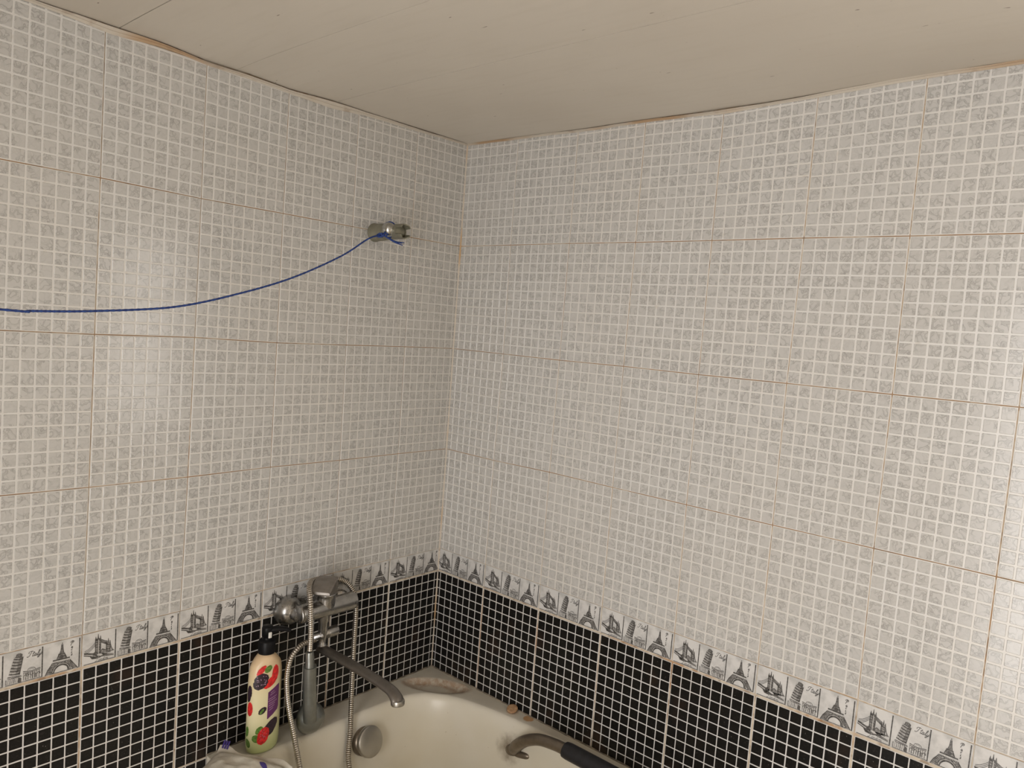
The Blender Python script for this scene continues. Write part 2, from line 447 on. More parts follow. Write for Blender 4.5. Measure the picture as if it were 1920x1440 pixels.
def build_wall(name, P, sgn, J, ncol, trim, extra_cols, base_len):
    # base: grout bed seen in the joints
    s0, s1 = 0.0, base_len
    mb = MB()
    a0, a1 = sorted((s0 * sgn, s1 * sgn))
    zb, zt, dd = -ZO, 1.215, 0.0045
    V = [P(a0, zb, dd), P(a1, zb, dd), P(a1, zt, dd), P(a0, zt, dd), P(a0, zb, -0.1), P(a1, zb, -0.1), P(a1, zt, -0.1), P(a0, zt, -0.1)]
    mb.add(V, [[0, 1, 2, 3], [5, 4, 7, 6], [0, 4, 5, 1], [3, 2, 6, 7], [0, 3, 7, 4], [1, 5, 6, 2]], False)
    wall = mb.build(name, [M['grout']])
    tag(wall, kind='structure')
    tiles = []
    for row in range(8):
        if row == 4: continue
        kind = 'white' if row < 4 else 'black'
        cols = range(ncol) if row < 6 else extra_cols
        for c in cols:
            tiles.append((row, c, kind))
    cells = []      # (size, kind, tile index, matrix)
    joined = []
    for ti, (row, c, kind) in enumerate(tiles):
        g = {'white': 0.0009, 'black': 0.0019}[kind]
        (sa, z00), (sb, z01) = J[row + 1][c], J[row + 1][c + 1]
        (sc, z10), (sd, z11) = J[row][c], J[row][c + 1]
        # corners: near-corner side 'lo', far side 'hi'
        lo_b, hi_b, lo_t, hi_t = [sa + g, z00 + g], [sb - g, z01 + g], [sc + g, z10 - g], [sd - g, z11 - g]
        if row == 0:
            lo_t[1] = lin(trim, lo_t[0]) + 0.003; hi_t[1] = lin(trim, hi_t[0]) + 0.003
        if row == 3: pass
        tilt = [0.0062 + rng.uniform(-0.0004, 0.0004) for _ in range(4)]
        def bil(u, v):  # u 0..1 from corner side to far side, v 0..1 bottom to top
            s = (lo_b[0] * (1 - u) + hi_b[0] * u) * (1 - v) + (lo_t[0] * (1 - u) + hi_t[0] * u) * v
            z = (lo_b[1] * (1 - u) + hi_b[1] * u) * (1 - v) + (lo_t[1] * (1 - u) + hi_t[1] * u) * v
            d = (tilt[0] * (1 - u) + tilt[1] * u) * (1 - v) + (tilt[2] * (1 - u) + tilt[3] * u) * v
            return s, z, d
        def pt(u, v, dd=0.0):
            s, z, d = bil(u, v)
            return P(s * sgn, z, d + dd)
        wdt = 0.5 * (hi_b[0] - lo_b[0] + hi_t[0] - lo_t[0]); hgt = 0.5 * (lo_t[1] - lo_b[1] + hi_t[1] - hi_b[1])
        # body slab with a small bevel
        bm_ = MB()
        e, bz = 0.0006, 0.0006
        ring0 = [(0, 0), (1, 0), (1, 1), (0, 1)]
        if sgn < 0: ring0 = [(1, 0), (0, 0), (0, 1), (1, 1)]
        def pt_in(u, v): return pt(min(max(u, e / wdt), 1 - e / wdt), min(max(v, e / hgt), 1 - e / hgt))
        Vb = [P(bil(u, v)[0] * sgn, bil(u, v)[1], 0.003) for u, v in ring0] + [pt(u, v, -bz) for u, v in ring0] + [pt_in(u, v) for u, v in ring0]
        Fb = [[8, 9, 10, 11]]
        for k in range(4):
            Fb += [[k, (k + 1) % 4, 4 + (k + 1) % 4, 4 + k], [4 + k, 4 + (k + 1) % 4, 8 + (k + 1) % 4, 8 + k]]
        bm_.add(Vb, Fb, False)
        tname = 'white_tile' if kind == 'white' else 'black_tile'
        tile = bm_.build(tname, [M[kind + '_body']], wall)
        # grid of proud squares; the lattice starts at the uncut joint (far side, bottom or top)
        line = 0.0033 if kind == 'white' else 0.0026
        pu = (wdt if wdt > 0.1965 else 0.1998) / 8.0
        full_h = hgt > 0.2965
        pv = (hgt if full_h else 0.2998) / 12.0
        jm = MB(); juv = []
        for i in range(8):
            x1 = wdt - i * pu; x0 = max(x1 - pu, 0.0)
            if x1 - x0 < 0.006: continue
            for j in range(12):
                if kind == 'white': y0 = j * pv; y1 = min(y0 + pv, hgt)
                else: y1 = hgt - j * pv; y0 = max(y1 - pv, 0)
                if y1 - y0 < 0.006: continue
                cw, chh = (x1 - x0) - line, (y1 - y0) - line
                if cw < 0.002 or chh < 0.002: continue
                uc, vc = 0.5 * (x0 + x1) / wdt, 0.5 * (y0 + y1) / hgt
                cen = pt(uc, vc)
                ax = (pt(1, vc) - pt(0, vc)).normalized() * sgn
                ay = pt(uc, 1) - pt(uc, 0); ay = (ay - ax * ay.dot(ax)).normalized()
                az = ax.cross(ay)
                mat = Matrix(((ax.x, ay.x, az.x, cen.x), (ax.y, ay.y, az.y, cen.y), (ax.z, ay.z, az.z, cen.z), (0, 0, 0, 1)))
                pr = project(cen)
                size = 0
                if pr and 0 < pr[0] < 1920 and 0 < pr[1] < 1440:
                    nrm = az.dot((CAM - cen).normalized())
                    size = nrm / pr[2] ** 2
                    if row >= 5 and cen.z < ZO - 0.367: size *= 0
                if not (i < 7 or wdt > 0.1965) or (row == 0 and j == 11): size = 0
                cells.append((size, kind, tile, mat, cw, chh))
    chosen = set()
    for kind in ('white', 'black'):
        ids = sorted((k for k in range(len(cells)) if cells[k][1] == kind and cells[k][0] > 0), key=lambda k: -cells[k][0])[:300]
        chosen |= set(ids)
    rest = {}
    for k, (size, kind, tile, mat, cw, chh) in enumerate(cells):
        if k in chosen:
            o = link('mosaic_square', shared_pad(kind), tile)
            o.matrix_local = mat
        else:
            rest.setdefault(tile.name, (tile, kind, []))[2].append((mat, cw, chh))
    for tn, (tile, kind, lst) in rest.items():
        V, F, U = [], [], []
        for mat, cw, chh in lst:
            pv_, pf_ = pad_geo(cw, chh, 0.0005, min(0.0009 if kind == 'white' else 0.0005, cw * 0.3, chh * 0.3))
            k = len(V); ou, ov = rng.randrange(200) * 1.0, rng.randrange(200) * 1.0
            V += [mat @ Vector(p) for p in pv_]
            for f in pf_:
                F.append([i + k for i in f])
                U += [(pv_[i][0] / 0.025 + 0.5 + ou * 1.37, pv_[i][1] / 0.025 + 0.5 + ov * 1.73) for i in f]
        o = link('mosaic_field', mesh_data('mosaic_field', V, F, M[kind + '_sq'], uvs=U), tile)
        tag(o, kind='stuff')
    return wall

wall_left = build_wall('wall_left', PL, -1, JL, 8, TRIM_L, range(3, 8), 2.45)
wall_right = build_wall('wall_right', PR, 1, JR, 9, TRIM_R, range(7, 9), 1.93)

# ------------------------------------------------------------------ picture border tiles
PW = 0.0660          # one picture with its gap

class Ink:
    """flat print: coordinates 0..1 inside one picture; layers lie a hair above the glaze"""
    def __init__(s, x0, w, h): s.mb = MB(); s.x0, s.w, s.h = x0, w, h; s.k = 0
    def P(s, x, y, lay): return (s.x0 + x * s.w, y * s.h, 0.00012 + lay * 0.00010 + s.k * 0.0000008)
    def poly(s, pts, mi=0, lay=None):
        s.k += 1
        lay = lay if lay is not None else {2: 0, 1: 1, 0: 2}[mi]
        # make counter-clockwise
        ar = sum(p[0] * q[1] - q[0] * p[1] for p, q in zip(pts, pts[1:] + pts[:1]))
        if ar < 0: pts = pts[::-1]
        s.mb.add([s.P(x, y, lay) for x, y in pts], [list(range(len(pts)))], False, mi)
    def line(s, pts, wd=0.02, mi=0, lay=None, taper=False):
        pts = [Vector(p) for p in pts]
        for i, (p, q) in enumerate(zip(pts, pts[1:])):
            d = q - p
            if d.length < 1e-6: continue
            n = Vector((-d.y, d.x)).normalized() * wd * 0.5
            e = d.normalized() * wd * 0.2
            s.poly([tuple(p - n - e), tuple(q - n + e), tuple(q + n + e), tuple(p + n - e)], mi, lay)
    def arc(s, cx, cy, rx, ry, a0, a1, wd=0.02, mi=0, n=10, rot=0.0, lay=None):
        pts = []
        for k in range(n + 1):
            a = math.radians(a0 + (a1 - a0) * k / n)
            x, y = rx * math.cos(a), ry * math.sin(a)
            pts.append((cx + x * math.cos(rot) - y * math.sin(rot), cy + x * math.sin(rot) + y * math.cos(rot)))
        s.line(pts, wd, mi, lay)
    def script(s, body, x, y, size, slant=0.35, wd=0.016, mi=0, gap=0.06):
        """thin handwritten lettering from strokes"""
        for ch in body:
            adv, strokes = SCRIPT[ch]
            for st in strokes:
                c = crom([(px, py, 0) for px, py in st], 5) if len(st) > 2 else [Vector((px, py, 0)) for px, py in st]
                s.line([(x + (p.x + p.y * slant) * size, y + p.y * size) for p in c], wd, mi, 3)
            x += (adv + gap) * size

SCRIPT = {
 'L': (.72, [[(.62, .86), (.52, .98), (.40, .86), (.34, .45), (.22, .08), (.05, .02), (.02, .12), (.15, .14), (.40, .02), (.70, .04)], [(.10, .75), (.05, .88), (.2, .95)]]),
 'I': (.62, [[(.02, .62), (-.10, .70), (-.02, .92), (.30, .98), (.62, .88)], [(.34, .94), (.30, .5), (.16, .08), (-.08, .04), (-.14, .16)]]),
 'P': (.70, [[(.24, .92), (.20, .5), (.10, .02)], [(-.05, .66), (-.02, .90), (.30, 1.0), (.58, .88), (.52, .62), (.22, .50)], [(.30, .80), (.42, .86)]]),
 'o': (.36, [[(.20, .42), (.04, .30), (.06, .06), (.22, .02), (.34, .2), (.30, .38), (.20, .42), (.40, .38)]]),
 'n': (.46, [[(.02, .40), (.06, .0)], [(.05, .25), (.18, .42), (.28, .36), (.28, .06), (.36, .0), (.48, .1)]]),
 'd': (.46, [[(.30, .36), (.12, .40), (.02, .16), (.14, .0), (.28, .14), (.36, .92)], [(.33, .5), (.30, .08), (.38, .0), (.48, .1)]]),
 't': (.30, [[(.18, .84), (.10, .30), (.12, .04), (.24, .02), (.34, .12)], [(-.04, .56), (.36, .60)]]),
 'a': (.44, [[(.30, .36), (.14, .42), (.02, .18), (.12, .0), (.26, .12), (.32, .40)], [(.32, .40), (.28, .08), (.36, .0), (.46, .12)]]),
 'l': (.28, [[(.0, .12), (.22, .62), (.24, .94), (.13, .92), (.08, .4), (.12, .04), (.22, .0), (.32, .12)]]),
 'y': (.46, [[(.02, .40), (.04, .1), (.16, .02), (.30, .16)], [(.36, .42), (.28, .0), (.14, -.34), (-.04, -.36), (.02, -.2), (.46, .12)]]),
 'r': (.34, [[(.04, .40), (.06, .0)], [(.05, .22), (.16, .42), (.30, .38)]]),
 'i': (.22, [[(.08, .40), (.06, .06), (.16, .0), (.26, .1)], [(.12, .60), (.14, .64)]]),
 's': (.34, [[(.30, .36), (.14, .42), (.08, .30), (.24, .14), (.16, .0), (.0, .06)]]),
}

def draw_bridge(x0, w, h):
    k = Ink(x0, w, h); p = k.poly; l = k.line
    # left tower
    p([(.37, .30), (.53, .27), (.53, .78), (.36, .80)], 1)
    for a, b in ((.35, .40), (.42, .48), (.50, .55)):
        m = .5 * (a + b); hh = .93 if a == .42 else .86
        p([(a, .74), (b, .74), (m + .006, hh), (m - .006, hh)], 0)
    p([(.36, .72), (.55, .70), (.55, .77), (.355, .79)], 0)
    for y in (.34, .42, .50, .58, .66):
        l([(.37, y + .012), (.455, y)], .022, 0); l([(.48, y - .002), (.53, y - .010)], .022, 0)
    l([(.372, .30), (.362, .78)], .026, 0); l([(.53, .27), (.535, .74)], .028, 0)
    l([(.44, .30), (.435, .75)], .02, 0)
    p([(.455, .29), (.475, .288), (.475, .74), (.455, .745)], 2, 2.5)
    # high walkways
    p([(.53, .72), (.76, .585), (.76, .53), (.53, .64)], 1)
    l([(.53, .735), (.78, .60)], .022, 0); l([(.53, .69), (.76, .555)], .016, 0); l([(.53, .645), (.75, .525)], .022, 0)
    # right tower
    p([(.72, .27), (.85, .24), (.85, .56), (.72, .60)], 1)
    for a, b, hh in ((.70, .74, .66), (.76, .81, .72), (.82, .86, .64)):
        m = .5 * (a + b); p([(a, .56), (b, .55), (m + .005, hh), (m - .005, hh)], 0)
    for y in (.30, .37, .44, .51): l([(.72, y + .01), (.85, y - .01)], .024, 0)
    l([(.725, .27), (.725, .58)], .03, 0); l([(.845, .24), (.85, .55)], .026, 0)
    # suspension chains and deck
    for o in (0, -.05, -.10): l([(.36, .68 + o), (.26, .58 + o), (.14, .50 + o), (.03, .465 + o * .6)], .014, 0)
    l([(.85, .54), (.89, .40), (.94, .30), (.985, .27)], .016, 0); l([(.85, .48), (.88, .36), (.93, .28)], .012, 0)
    p([(.01, .42), (.36, .33), (.36, .27), (.01, .37)], 0)
    l([(.01, .335), (.14, .29), (.24, .26)], .03, 0)
    p([(.52, .34), (.60, .40), (.68, .38), (.73, .32), (.73, .25), (.55, .28)], 1); l([(.53, .36), (.60, .41), (.70, .36)], .02, 0)
    # piers and water
    p([(.20, .24), (.35, .28), (.40, .33), (.30, .36), (.36, .24), (.50, .20), (.62, .17), (.97, .12), (.97, .17), (.70, .235), (.86, .25), (.97, .27), (.97, .31), (.84, .29), (.66, .25), (.44, .14), (.26, .16)], 1)
    p([(.20, .25), (.42, .20), (.58, .16), (.44, .135), (.27, .155)], 0)
    l([(.42, .20), (.70, .16), (.96, .13)], .022, 0); l([(.56, .215), (.66, .23), (.74, .21)], .05, 0)
    l([(.35, .36), (.40, .22)], .04, 0)
    p([(.42, .285), (.54, .275), (.62, .225), (.55, .205), (.43, .235)], 2, 2.4)
    k.script('London', .36, .045, .135, 0.35, 0.013, 1)
    return k

def draw_leaning_tower(x0, w, h):
    k = Ink(x0, w, h); p = k.poly; l = k.line
    def T(u, v):     # u across -1..1, v up 0..1 along the leaning shaft
        hw = .150 - .030 * v
        return (.235 + .135 * v + u * hw, .30 + .58 * v - u * .02)
    p([T(-1, 0), T(1, 0), T(1, .86), T(-1, .86)], 2)
    p([T(.25, 0), T(1, 0), T(1, .88), T(.25, .88)], 1)
    n = 6
    for i in range(n):
        v0 = i / n * .88; v1 = (i + 1) / n * .88
        p([T(-1.02, v0 + .028), T(-.3, v0 + .002), T(.4, v0 - .006), T(1.05, v0 + .012), T(1.02, v0 + .072), T(.3, v0 + .058), T(-.4, v0 + .066), T(-1.0, v0 + .088)], 0)
        for u in (-.8, -.5, -.2, .1, .4, .65, .88):
            l([T(u, v0 + .06), T(u, v0 + .112)], .014, 1 if u < .3 else 0)
        l([T(-1.05, v1 - .012), T(0, v1 - .03), T(1.08, v1 - .02)], .012, 1)
    p([T(-.72, .88), T(.80, .86), T(.72, 1.0), T(.2, 1.05), T(-.4, 1.04), T(-.66, 1.0)], 1)
    for u in (-.5, -.1, .3, .6): l([T(u, .89), T(u, 1.02)], .018, 0)
    l([T(-.75, .885), T(.85, .865)], .022, 0); l([T(-.66, 1.0), T(-.3, 1.045), T(.2, 1.05), T(.72, 1.0)], .018, 0)
    l([T(1.02, 0), T(1.0, .88)], .02, 0)
    # arcade at its foot
    p([(.05, .06), (.42, .04), (.43, .27), (.09, .30)], 2)
    l([(.06, .27), (.42, .24)], .02, 0); l([(.05, .235), (.42, .205)], .014, 1)
    for i in range(7):
        x = .07 + i * .055; l([(x, .06), (x + .012, .23)], .016, 0 if i % 2 else 1); k.arc(x + .03, .20, .022, .03, 0, 180, .012, 0, 5)
    l([(.02, .20), (.02, .06)], .03, 1)
    p([(.35, .04), (.44, .02), (.44, .16), (.37, .19)], 0)
    # ruins at the right
    p([(.49, .06), (.98, .06), (.98, .30), (.86, .32), (.72, .28), (.50, .32)], 2)
    l([(.49, .335), (.62, .31), (.72, .30), (.97, .335)], .022, 0); l([(.49, .29), (.70, .265), (.97, .30)], .016, 0)
    k.arc(.72, .335, .11, .07, 0, 180, .014, 0, 8); k.arc(.72, .335, .06, .04, 0, 180, .012, 1, 6)
    for i in range(8):
        x = .505 + i * .062; l([(x, .07), (x, .28)], .020, 0 if i % 3 else 1)
    for i in range(4): k.arc(.55 + i * .125, .16, .045, .06, 0, 180, .018, 0, 7)
    p([(.56, .22), (.64, .215), (.64, .26), (.56, .265)], 1); p([(.80, .07), (.86, .07), (.87, .19), (.80, .2)], 1)
    l([(.03, .03), (.40, .03), (.97, .04)], .03, 1)
    k.script('Italy', .60, .735, .165, 0.40, 0.014, 0)
    return k

def draw_lattice_tower(x0, w, h):
    k = Ink(x0, w, h); p = k.poly; l = k.line
    p([(.478, .88), (.512, .88), (.530, .70), (.560, .585), (.415, .585), (.455, .70)], 1)
    p([(.480, .90), (.510, .90), (.508, .93), (.484, .93)], 0)
    l([(.478, .88), (.458, .70), (.42, .585)], .018, 0); l([(.512, .88), (.530, .70), (.557, .585)], .020, 0)
    for y in (.62, .66, .70, .74, .78, .82): l([(.46 - (.74 - y) * .12, y), (.525 + (.74 - y) * .12, y + .025)], .012, 0)
    l([(.496, .86), (.49, .60)], .012, 0)
    # upper platform
    p([(.385, .605), (.590, .595), (.590, .555), (.380, .565)], 0)
    p([(.390, .56), (.585, .55), (.640, .435), (.345, .445)], 1)
    l([(.395, .56), (.345, .44)], .028, 0); l([(.585, .55), (.640, .43)], .028, 0)
    p([(.455, .555), (.53, .55), (.545, .46), (.44, .46)], 0)
    l([(.41, .50), (.46, .47), (.56, .51), (.61, .46)], .016, 0)
    # lower platform
    p([(.235, .450), (.735, .435), (.735, .395), (.225, .405)], 0)
    p([(.235, .395), (.735, .385), (.742, .355), (.225, .362)], 2)
    p([(.205, .365), (.760, .350), (.775, .300), (.185, .310)], 0)
    for i in range(12): l([(.22 + i * .045, .36), (.235 + i * .045, .31)], .009, 2, 2.6)
    # legs
    p([(.195, .32), (.335, .315), (.235, .12), (.175, .02), (.015, .02), (.085, .17)], 1)
    p([(.640, .315), (.770, .305), (.880, .16), (.985, .02), (.835, .02), (.735, .16)], 1)
    l([(.195, .32), (.085, .17), (.015, .02)], .026, 0); l([(.770, .305), (.88, .16), (.985, .02)], .026, 0)
    for i in range(6):
        t = i / 6
        l([(.19 - .17 * t, .30 - .27 * t), (.30 - .13 * t, .25 - .25 * t)], .018, 0)
        l([(.77 + .2 * t, .29 - .26 * t), (.68 + .15 * t, .25 - .24 * t)], .018, 0)
    # arch
    pts_o, pts_i = [], []
    for i in range(15):
        a = math.pi * i / 14
        pts_o.append((.485 + .285 * math.cos(a), .02 + .315 * math.sin(a)))
        pts_i.append((.485 + .205 * math.cos(a), .02 + .205 * math.sin(a)))
    for i in range(14): p([pts_o[i], pts_o[i + 1], pts_i[i + 1], pts_i[i]], 0)
    k.arc(.485, .02, .255, .27, 8, 172, .014, 2, 14, lay=2.6)
    p([(.66, .02), (.73, .02), (.73, .20), (.66, .22)], 1)
    # vertical lettering, a large capital first
    k.script('P', .735, .775, .14, 0.2, 0.016, 0)
    for i, ch in enumerate('aris'): k.script(ch, .765, .695 - i * .078, .105, 0.25, 0.016, 0)
    return k

BORDER_MESH = {}
def border_body(hgt):
    """slab in tile coordinates: x 0..0.2, y 0..hgt, z out; pictures are three shallow panels"""
    mb = MB(); w = 0.1994; e = 0.0007
    mb.add([(0, 0, -.003), (w, 0, -.003), (w, hgt, -.003), (0, hgt, -.003), (0, 0, -e), (w, 0, -e), (w, hgt, -e), (0, hgt, -e), (e, e, 0), (w - e, e, 0), (w - e, hgt - e, 0), (e, hgt - e, 0)],
           [[8, 9, 10, 11]] + [f for k in range(4) for f in ([k, (k + 1) % 4, 4 + (k + 1) % 4, 4 + k], [4 + k, 4 + (k + 1) % 4, 8 + (k + 1) % 4, 8 + k])], False)
    return mesh_data('border_tile', mb.v, mb.f, M['border'])
BH = 0.0655
B_BODY = border_body(BH)
def ink_mesh(k, name, frame_x):
    # dark edge line at the right of the picture and along its foot
    x1 = frame_x + 0.0640
    z = 0.00014
    k.mb.add([(x1 - .0022, .002, z), (x1, .002, z), (x1, BH - .003, z), (x1 - .0022, BH - .003, z)], [[0, 1, 2, 3]], False, 0)
    k.mb.add([(frame_x + .002, .0012, z), (x1, .0012, z), (x1, .0026, z), (frame_x + .002, .0026, z)], [[0, 1, 2, 3]], False, 0)
    return mesh_data(name, k.mb.v, k.mb.f, [M['ink'], M['ink_mid'], M['ink_pale']], fmat=k.mb.mi)
INK = []
for i, (fn, nm) in enumerate(((draw_bridge, 'bridge_picture'), (draw_leaning_tower, 'leaning_tower_picture'), (draw_lattice_tower, 'lattice_tower_picture'))):
    fx = 0.0008 + i * PW
    INK.append((nm, ink_mesh(fn(fx + 0.0015, 0.0600, BH), nm, fx)))

def build_border(wall, P, sgn, J, ncol):
    for c in range(ncol):
        (s0, zt0), (s1, zt1) = J[4][c], J[4][c + 1]
        (_, zb0), (_, zb1) = J[5][c], J[5][c + 1]
        # visual left end of the tile
        if sgn > 0: aL, aR, zL, zR = s0, s1, (zt0 + zb0) / 2, (zt1 + zb1) / 2
        else: aL, aR, zL, zR = -s1, -s0, (zt1 + zb1) / 2, (zt0 + zb0) / 2
        d0 = 0.0062 + rng.uniform(-.0003, .0003)
        width = aR - aL - 0.0022
        p0 = P(aL + 0.0011, zL + 0.0012 - BH / 2, d0); p1 = P(aR - 0.0011, zR + 0.0012 - BH / 2, d0)
        ax = (p1 - p0).normalized(); az = P(0, 0, 1) - P(0, 0, 0); ay = az.cross(ax).normalized(); ax = ay.cross(az)
        sx = width / 0.1994
        m = Matrix(((ax.x * sx, ay.x, az.x, p0.x), (ax.y * sx, ay.y, az.y, p0.y), (ax.z * sx, ay.z, az.z, p0.z), (0, 0, 0, 1)))
        t = link('border_tile', B_BODY, wall); t.matrix_local = m
        for nm, me in INK: link(nm, me, t)
build_border(wall_left, PL, -1, JL, 8)
build_border(wall_right, PR, 1, JR, 9)

# ------------------------------------------------------------------ ceiling, trims, rest of the room
RX, RY, CZ = 2.75, -2.45, 1.1975
mb = MB(); mb.box((-0.1, RY - 0.1, ZO + 1.235), (RX + 0.1, 0.1, ZO + 1.30))
ceiling = tag(mb.build('ceiling', [M['void']]), kind='structure')
edges = [-0.0125, -0.4650, -0.7265, -0.9680, -1.2150, -1.4620, -1.7090, -1.9560, -2.2030, RY + 0.002]
def ceil_z(x, y):
    return CZ + (lin(CEIL_L, -y) - CZ) * math.exp(-x / 0.16) + (lin(CEIL_R, x) - CZ) * math.exp(y / 0.16)
xs = [0.0125, .03, .05, .08, .12, .17] + [.22 + .055 * i for i in range(21)] + [1.5, 1.75, 2.0, 2.3, RX - 0.004]
for i, (a, b) in enumerate(zip(edges, edges[1:])):
    g1 = 0.0005 if i == 1 else 0.0011
    g0 = 0.0005 if i == 2 else 0.0011
    y0, y1 = b + g1, a - g0
    ny = 10; V, F = [], []
    for top in (0, 1):
        for x in xs:
            for k in range(ny + 1):
                y = y0 + (y1 - y0) * k / ny
                V.append((x, y, ZO + ceil_z(x, y) + 0.010 * top))
    nx = len(xs); st_ = nx * (ny + 1)
    for p in range(nx - 1):
        for k in range(ny):
            q4 = [p * (ny + 1) + k, p * (ny + 1) + k + 1, (p + 1) * (ny + 1) + k + 1, (p + 1) * (ny + 1) + k]
            F.append(q4); F.append([j + st_ for j in q4[::-1]])
        for k in (0, ny): F.append([p * (ny + 1) + k, (p + 1) * (ny + 1) + k, (p + 1) * (ny + 1) + k + st_, p * (ny + 1) + k + st_])
    for p in (0, nx - 1):
        for k in range(ny): F.append([p * (ny + 1) + k, p * (ny + 1) + k + 1, p * (ny + 1) + k + 1 + st_, p * (ny + 1) + k + st_])
    mb = MB(); mb.add(V, F, False)
    mb.build('ceiling_panel', [M['ceiling']], ceiling, fix=True)

def trim_strip(name, P, sgn, tab, ceil_tab, s_end, hh=0.0030, depth=0.0155):
    mb = MB(); n = int(s_end / 0.02)
    def sec(s):
        z0 = lin(tab, s)
        gap = (0.0016 + 0.0009 * math.sin(s * 9.0 + 1.2)) * (1 if sgn < 0 else sstep(0.30, 0.42, s) * (1 - sstep(0.94, 1.02, s))) + 0.0003
        top = max(z0 + hh, lin(ceil_tab, s) - gap)
        k = top - z0
        return [(0.0035, z0), (0.0085, z0 - 0.0012), (0.0125, z0 + k * 0.35), (0.0118, z0 + k * 0.5), (depth, z0 + k * 0.8), (depth, z0 + k * 0.94), (0.0035, z0 + k)]
    K = 7
    V, F = [], []
    for i in range(n + 1):
        s = s_end * i / n
        wob = 0.0006 * math.sin(s * 23) + 0.0004 * math.sin(s * 61 + 1)
        for d, z in sec(s): V.append(P(s * sgn, min(z + wob * 0.6, lin(ceil_tab, s) - 0.0002), d))
    for i in range(n):
        for k in range(K): F.append([i * K + k, i * K + (k + 1) % K, (i + 1) * K + (k + 1) % K, (i + 1) * K + k])
    F += [list(range(K)), [n * K + k for k in range(K)][::-1]]
    mb.add(V, F, False)
    return tag(mb.build(name, [M['trim']], fix=True), kind='structure')
trim_strip('trim_1', PL, -1, TRIM_L, CEIL_L, 2.40)
trim_strip('trim_2', PR, 1, TRIM_R, CEIL_R, 1.92)
# silicone in the corner, along the tub, cream and rust stained
mb = MB(); V = []
NZ = 60
for i in range(NZ + 1):
    z = -0.365 + (1.195 + 0.365) * i / NZ
    r = 0.0042 + 0.0012 * math.sin(z * 31) * math.sin(z * 7 + 2)
    V += [W(0.004, -0.004, z), W(0.0066 + r * .9, -0.004, z), W(0.0072 + r * .30, -0.0072 - r * .30, z), W(0.004, -0.0066 - r * .9, z)]
F = [[i * 4 + k, i * 4 + (k + 1) % 4, (i + 1) * 4 + (k + 1) % 4, (i + 1) * 4 + k] for i in range(NZ) for k in range(4)]
mb.add(V, F, True)
tag(mb.build('trim_3', [M['corner']], fix=True), kind='structure')

mb = MB(); mb.box((-0.1, RY - 0.6, -0.1), (RX + 0.1, 0.1, 0.0))
tag(mb.build('floor', [M['floor']]), kind='structure')
mb = MB(); mb.box((RX, RY - 0.1, 0), (RX + 0.1, 0.1, ZO + 1.24))
tag(mb.build('wall_end', [M['plaster']]), kind='structure')
mb = MB()      # right-hand wall past the tiles, with a window opening
for lo, hi in (((1.93, 0.0, 0), (RX, 0.1, ZO + 0.03)), ((1.93, 0.0, ZO + 1.0), (RX, 0.1, ZO + 1.24)), ((2.54, 0.0, ZO + 0.03), (RX, 0.1, ZO + 1.0))): mb.box(lo, hi)
tag(mb.build('wall_window_side', [M['plaster']]), kind='structure')
mb = MB()
for lo, hi in (((1.93, 0.02, ZO + 0.03), (1.965, 0.07, ZO + 1.0)), ((2.505, 0.02, ZO + 0.03), (2.54, 0.07, ZO + 1.0)), ((1.965, 0.02, ZO + 0.03), (2.505, 0.07, ZO + 0.065)), ((1.965, 0.02, ZO + 0.965), (2.505, 0.07, ZO + 1.0)), ((2.225, 0.02, ZO + 0.065), (2.245, 0.05, ZO + 0.965))): mb.box(lo, hi)
tag(mb.build('window_1', [M['plaster']]), kind='structure')
mb = MB()      # wall behind the camera with a doorway
mb.box((-0.1, RY - 0.1, 0), (1.10, RY, ZO + 1.24)); mb.box((1.10, RY - 0.1, 2.05), (1.94, RY, ZO + 1.24)); mb.box((1.94, RY - 0.1, 0), (RX + 0.1, RY, ZO + 1.24))
tag(mb.build('wall_back', [M['plaster']]), kind='structure')


# ------------------------------------------------------------------ bathtub
def mat_enamel():
    q = N('worn_enamel')
    p = q.pos()
    a = q.noise(p, 5, 3)
    c = q.mix(q.ramp(a, 0.35, 0.7), (0.78, 0.74, 0.645), (0.73, 0.68, 0.56))
    c = q.mix(q.ramp(q.noise(p, 160, 2), 0.74, 0.80, 0, 0.6), c, (0.30, 0.22, 0.13))
    # dirt in the soap hollow
    st = q.n('Attribute', attribute_name='stain').outputs['Fac']
    w = q.math('MULTIPLY', st, q.ramp(q.noise(p, 70, 4, 0.65), 0.25, 0.62))
    c = q.mix(w, c, (0.40, 0.205, 0.085))
    # shade of the upward-facing rim, put into the colour as mottled grey
    gr = q.n('Attribute', attribute_name='rim').outputs['Fac']
    c = q.mix(q.math('MULTIPLY', gr, q.ramp(q.noise(p, 14, 3), 0.3, 0.75, 0.35, 0.75)), c, (0.56, 0.52, 0.45))
    # round rust rings left by a tin
    for (x, y, r, f) in ((0.4035, -0.0190, 0.0165, 0.85), (0.349, -0.0222, 0.019, 0.35)):
        d = q.vmath('DISTANCE', p, (x, y, ZO - 0.367), 1)
        d = q.math('ADD', d, q.math('MULTIPLY', q.math('SUBTRACT', q.noise(p, 90, 2), 0.5), 0.006))
        c = q.mix(q.math('MULTIPLY', q.ramp(d, r - 0.004, r, 1, 0), f), c, (0.50, 0.26, 0.10))
    # dark shadow round the grab handle foot, put into the enamel colour
    d = q.vmath('DISTANCE', p, (0.385, -0.055, ZO - 0.440), 1)
    d = q.math('ADD', d, q.math('MULTIPLY', q.math('SUBTRACT', q.noise(p, 60, 3), 0.5), 0.03))
    c = q.mix(q.ramp(d, 0.012, 0.05, 0.8, 0), c, (0.17, 0.12, 0.07))
    q.base(c); q.set(0.30, 0, 0.45)
    return q.m
M['enamel'] = mat_enamel()
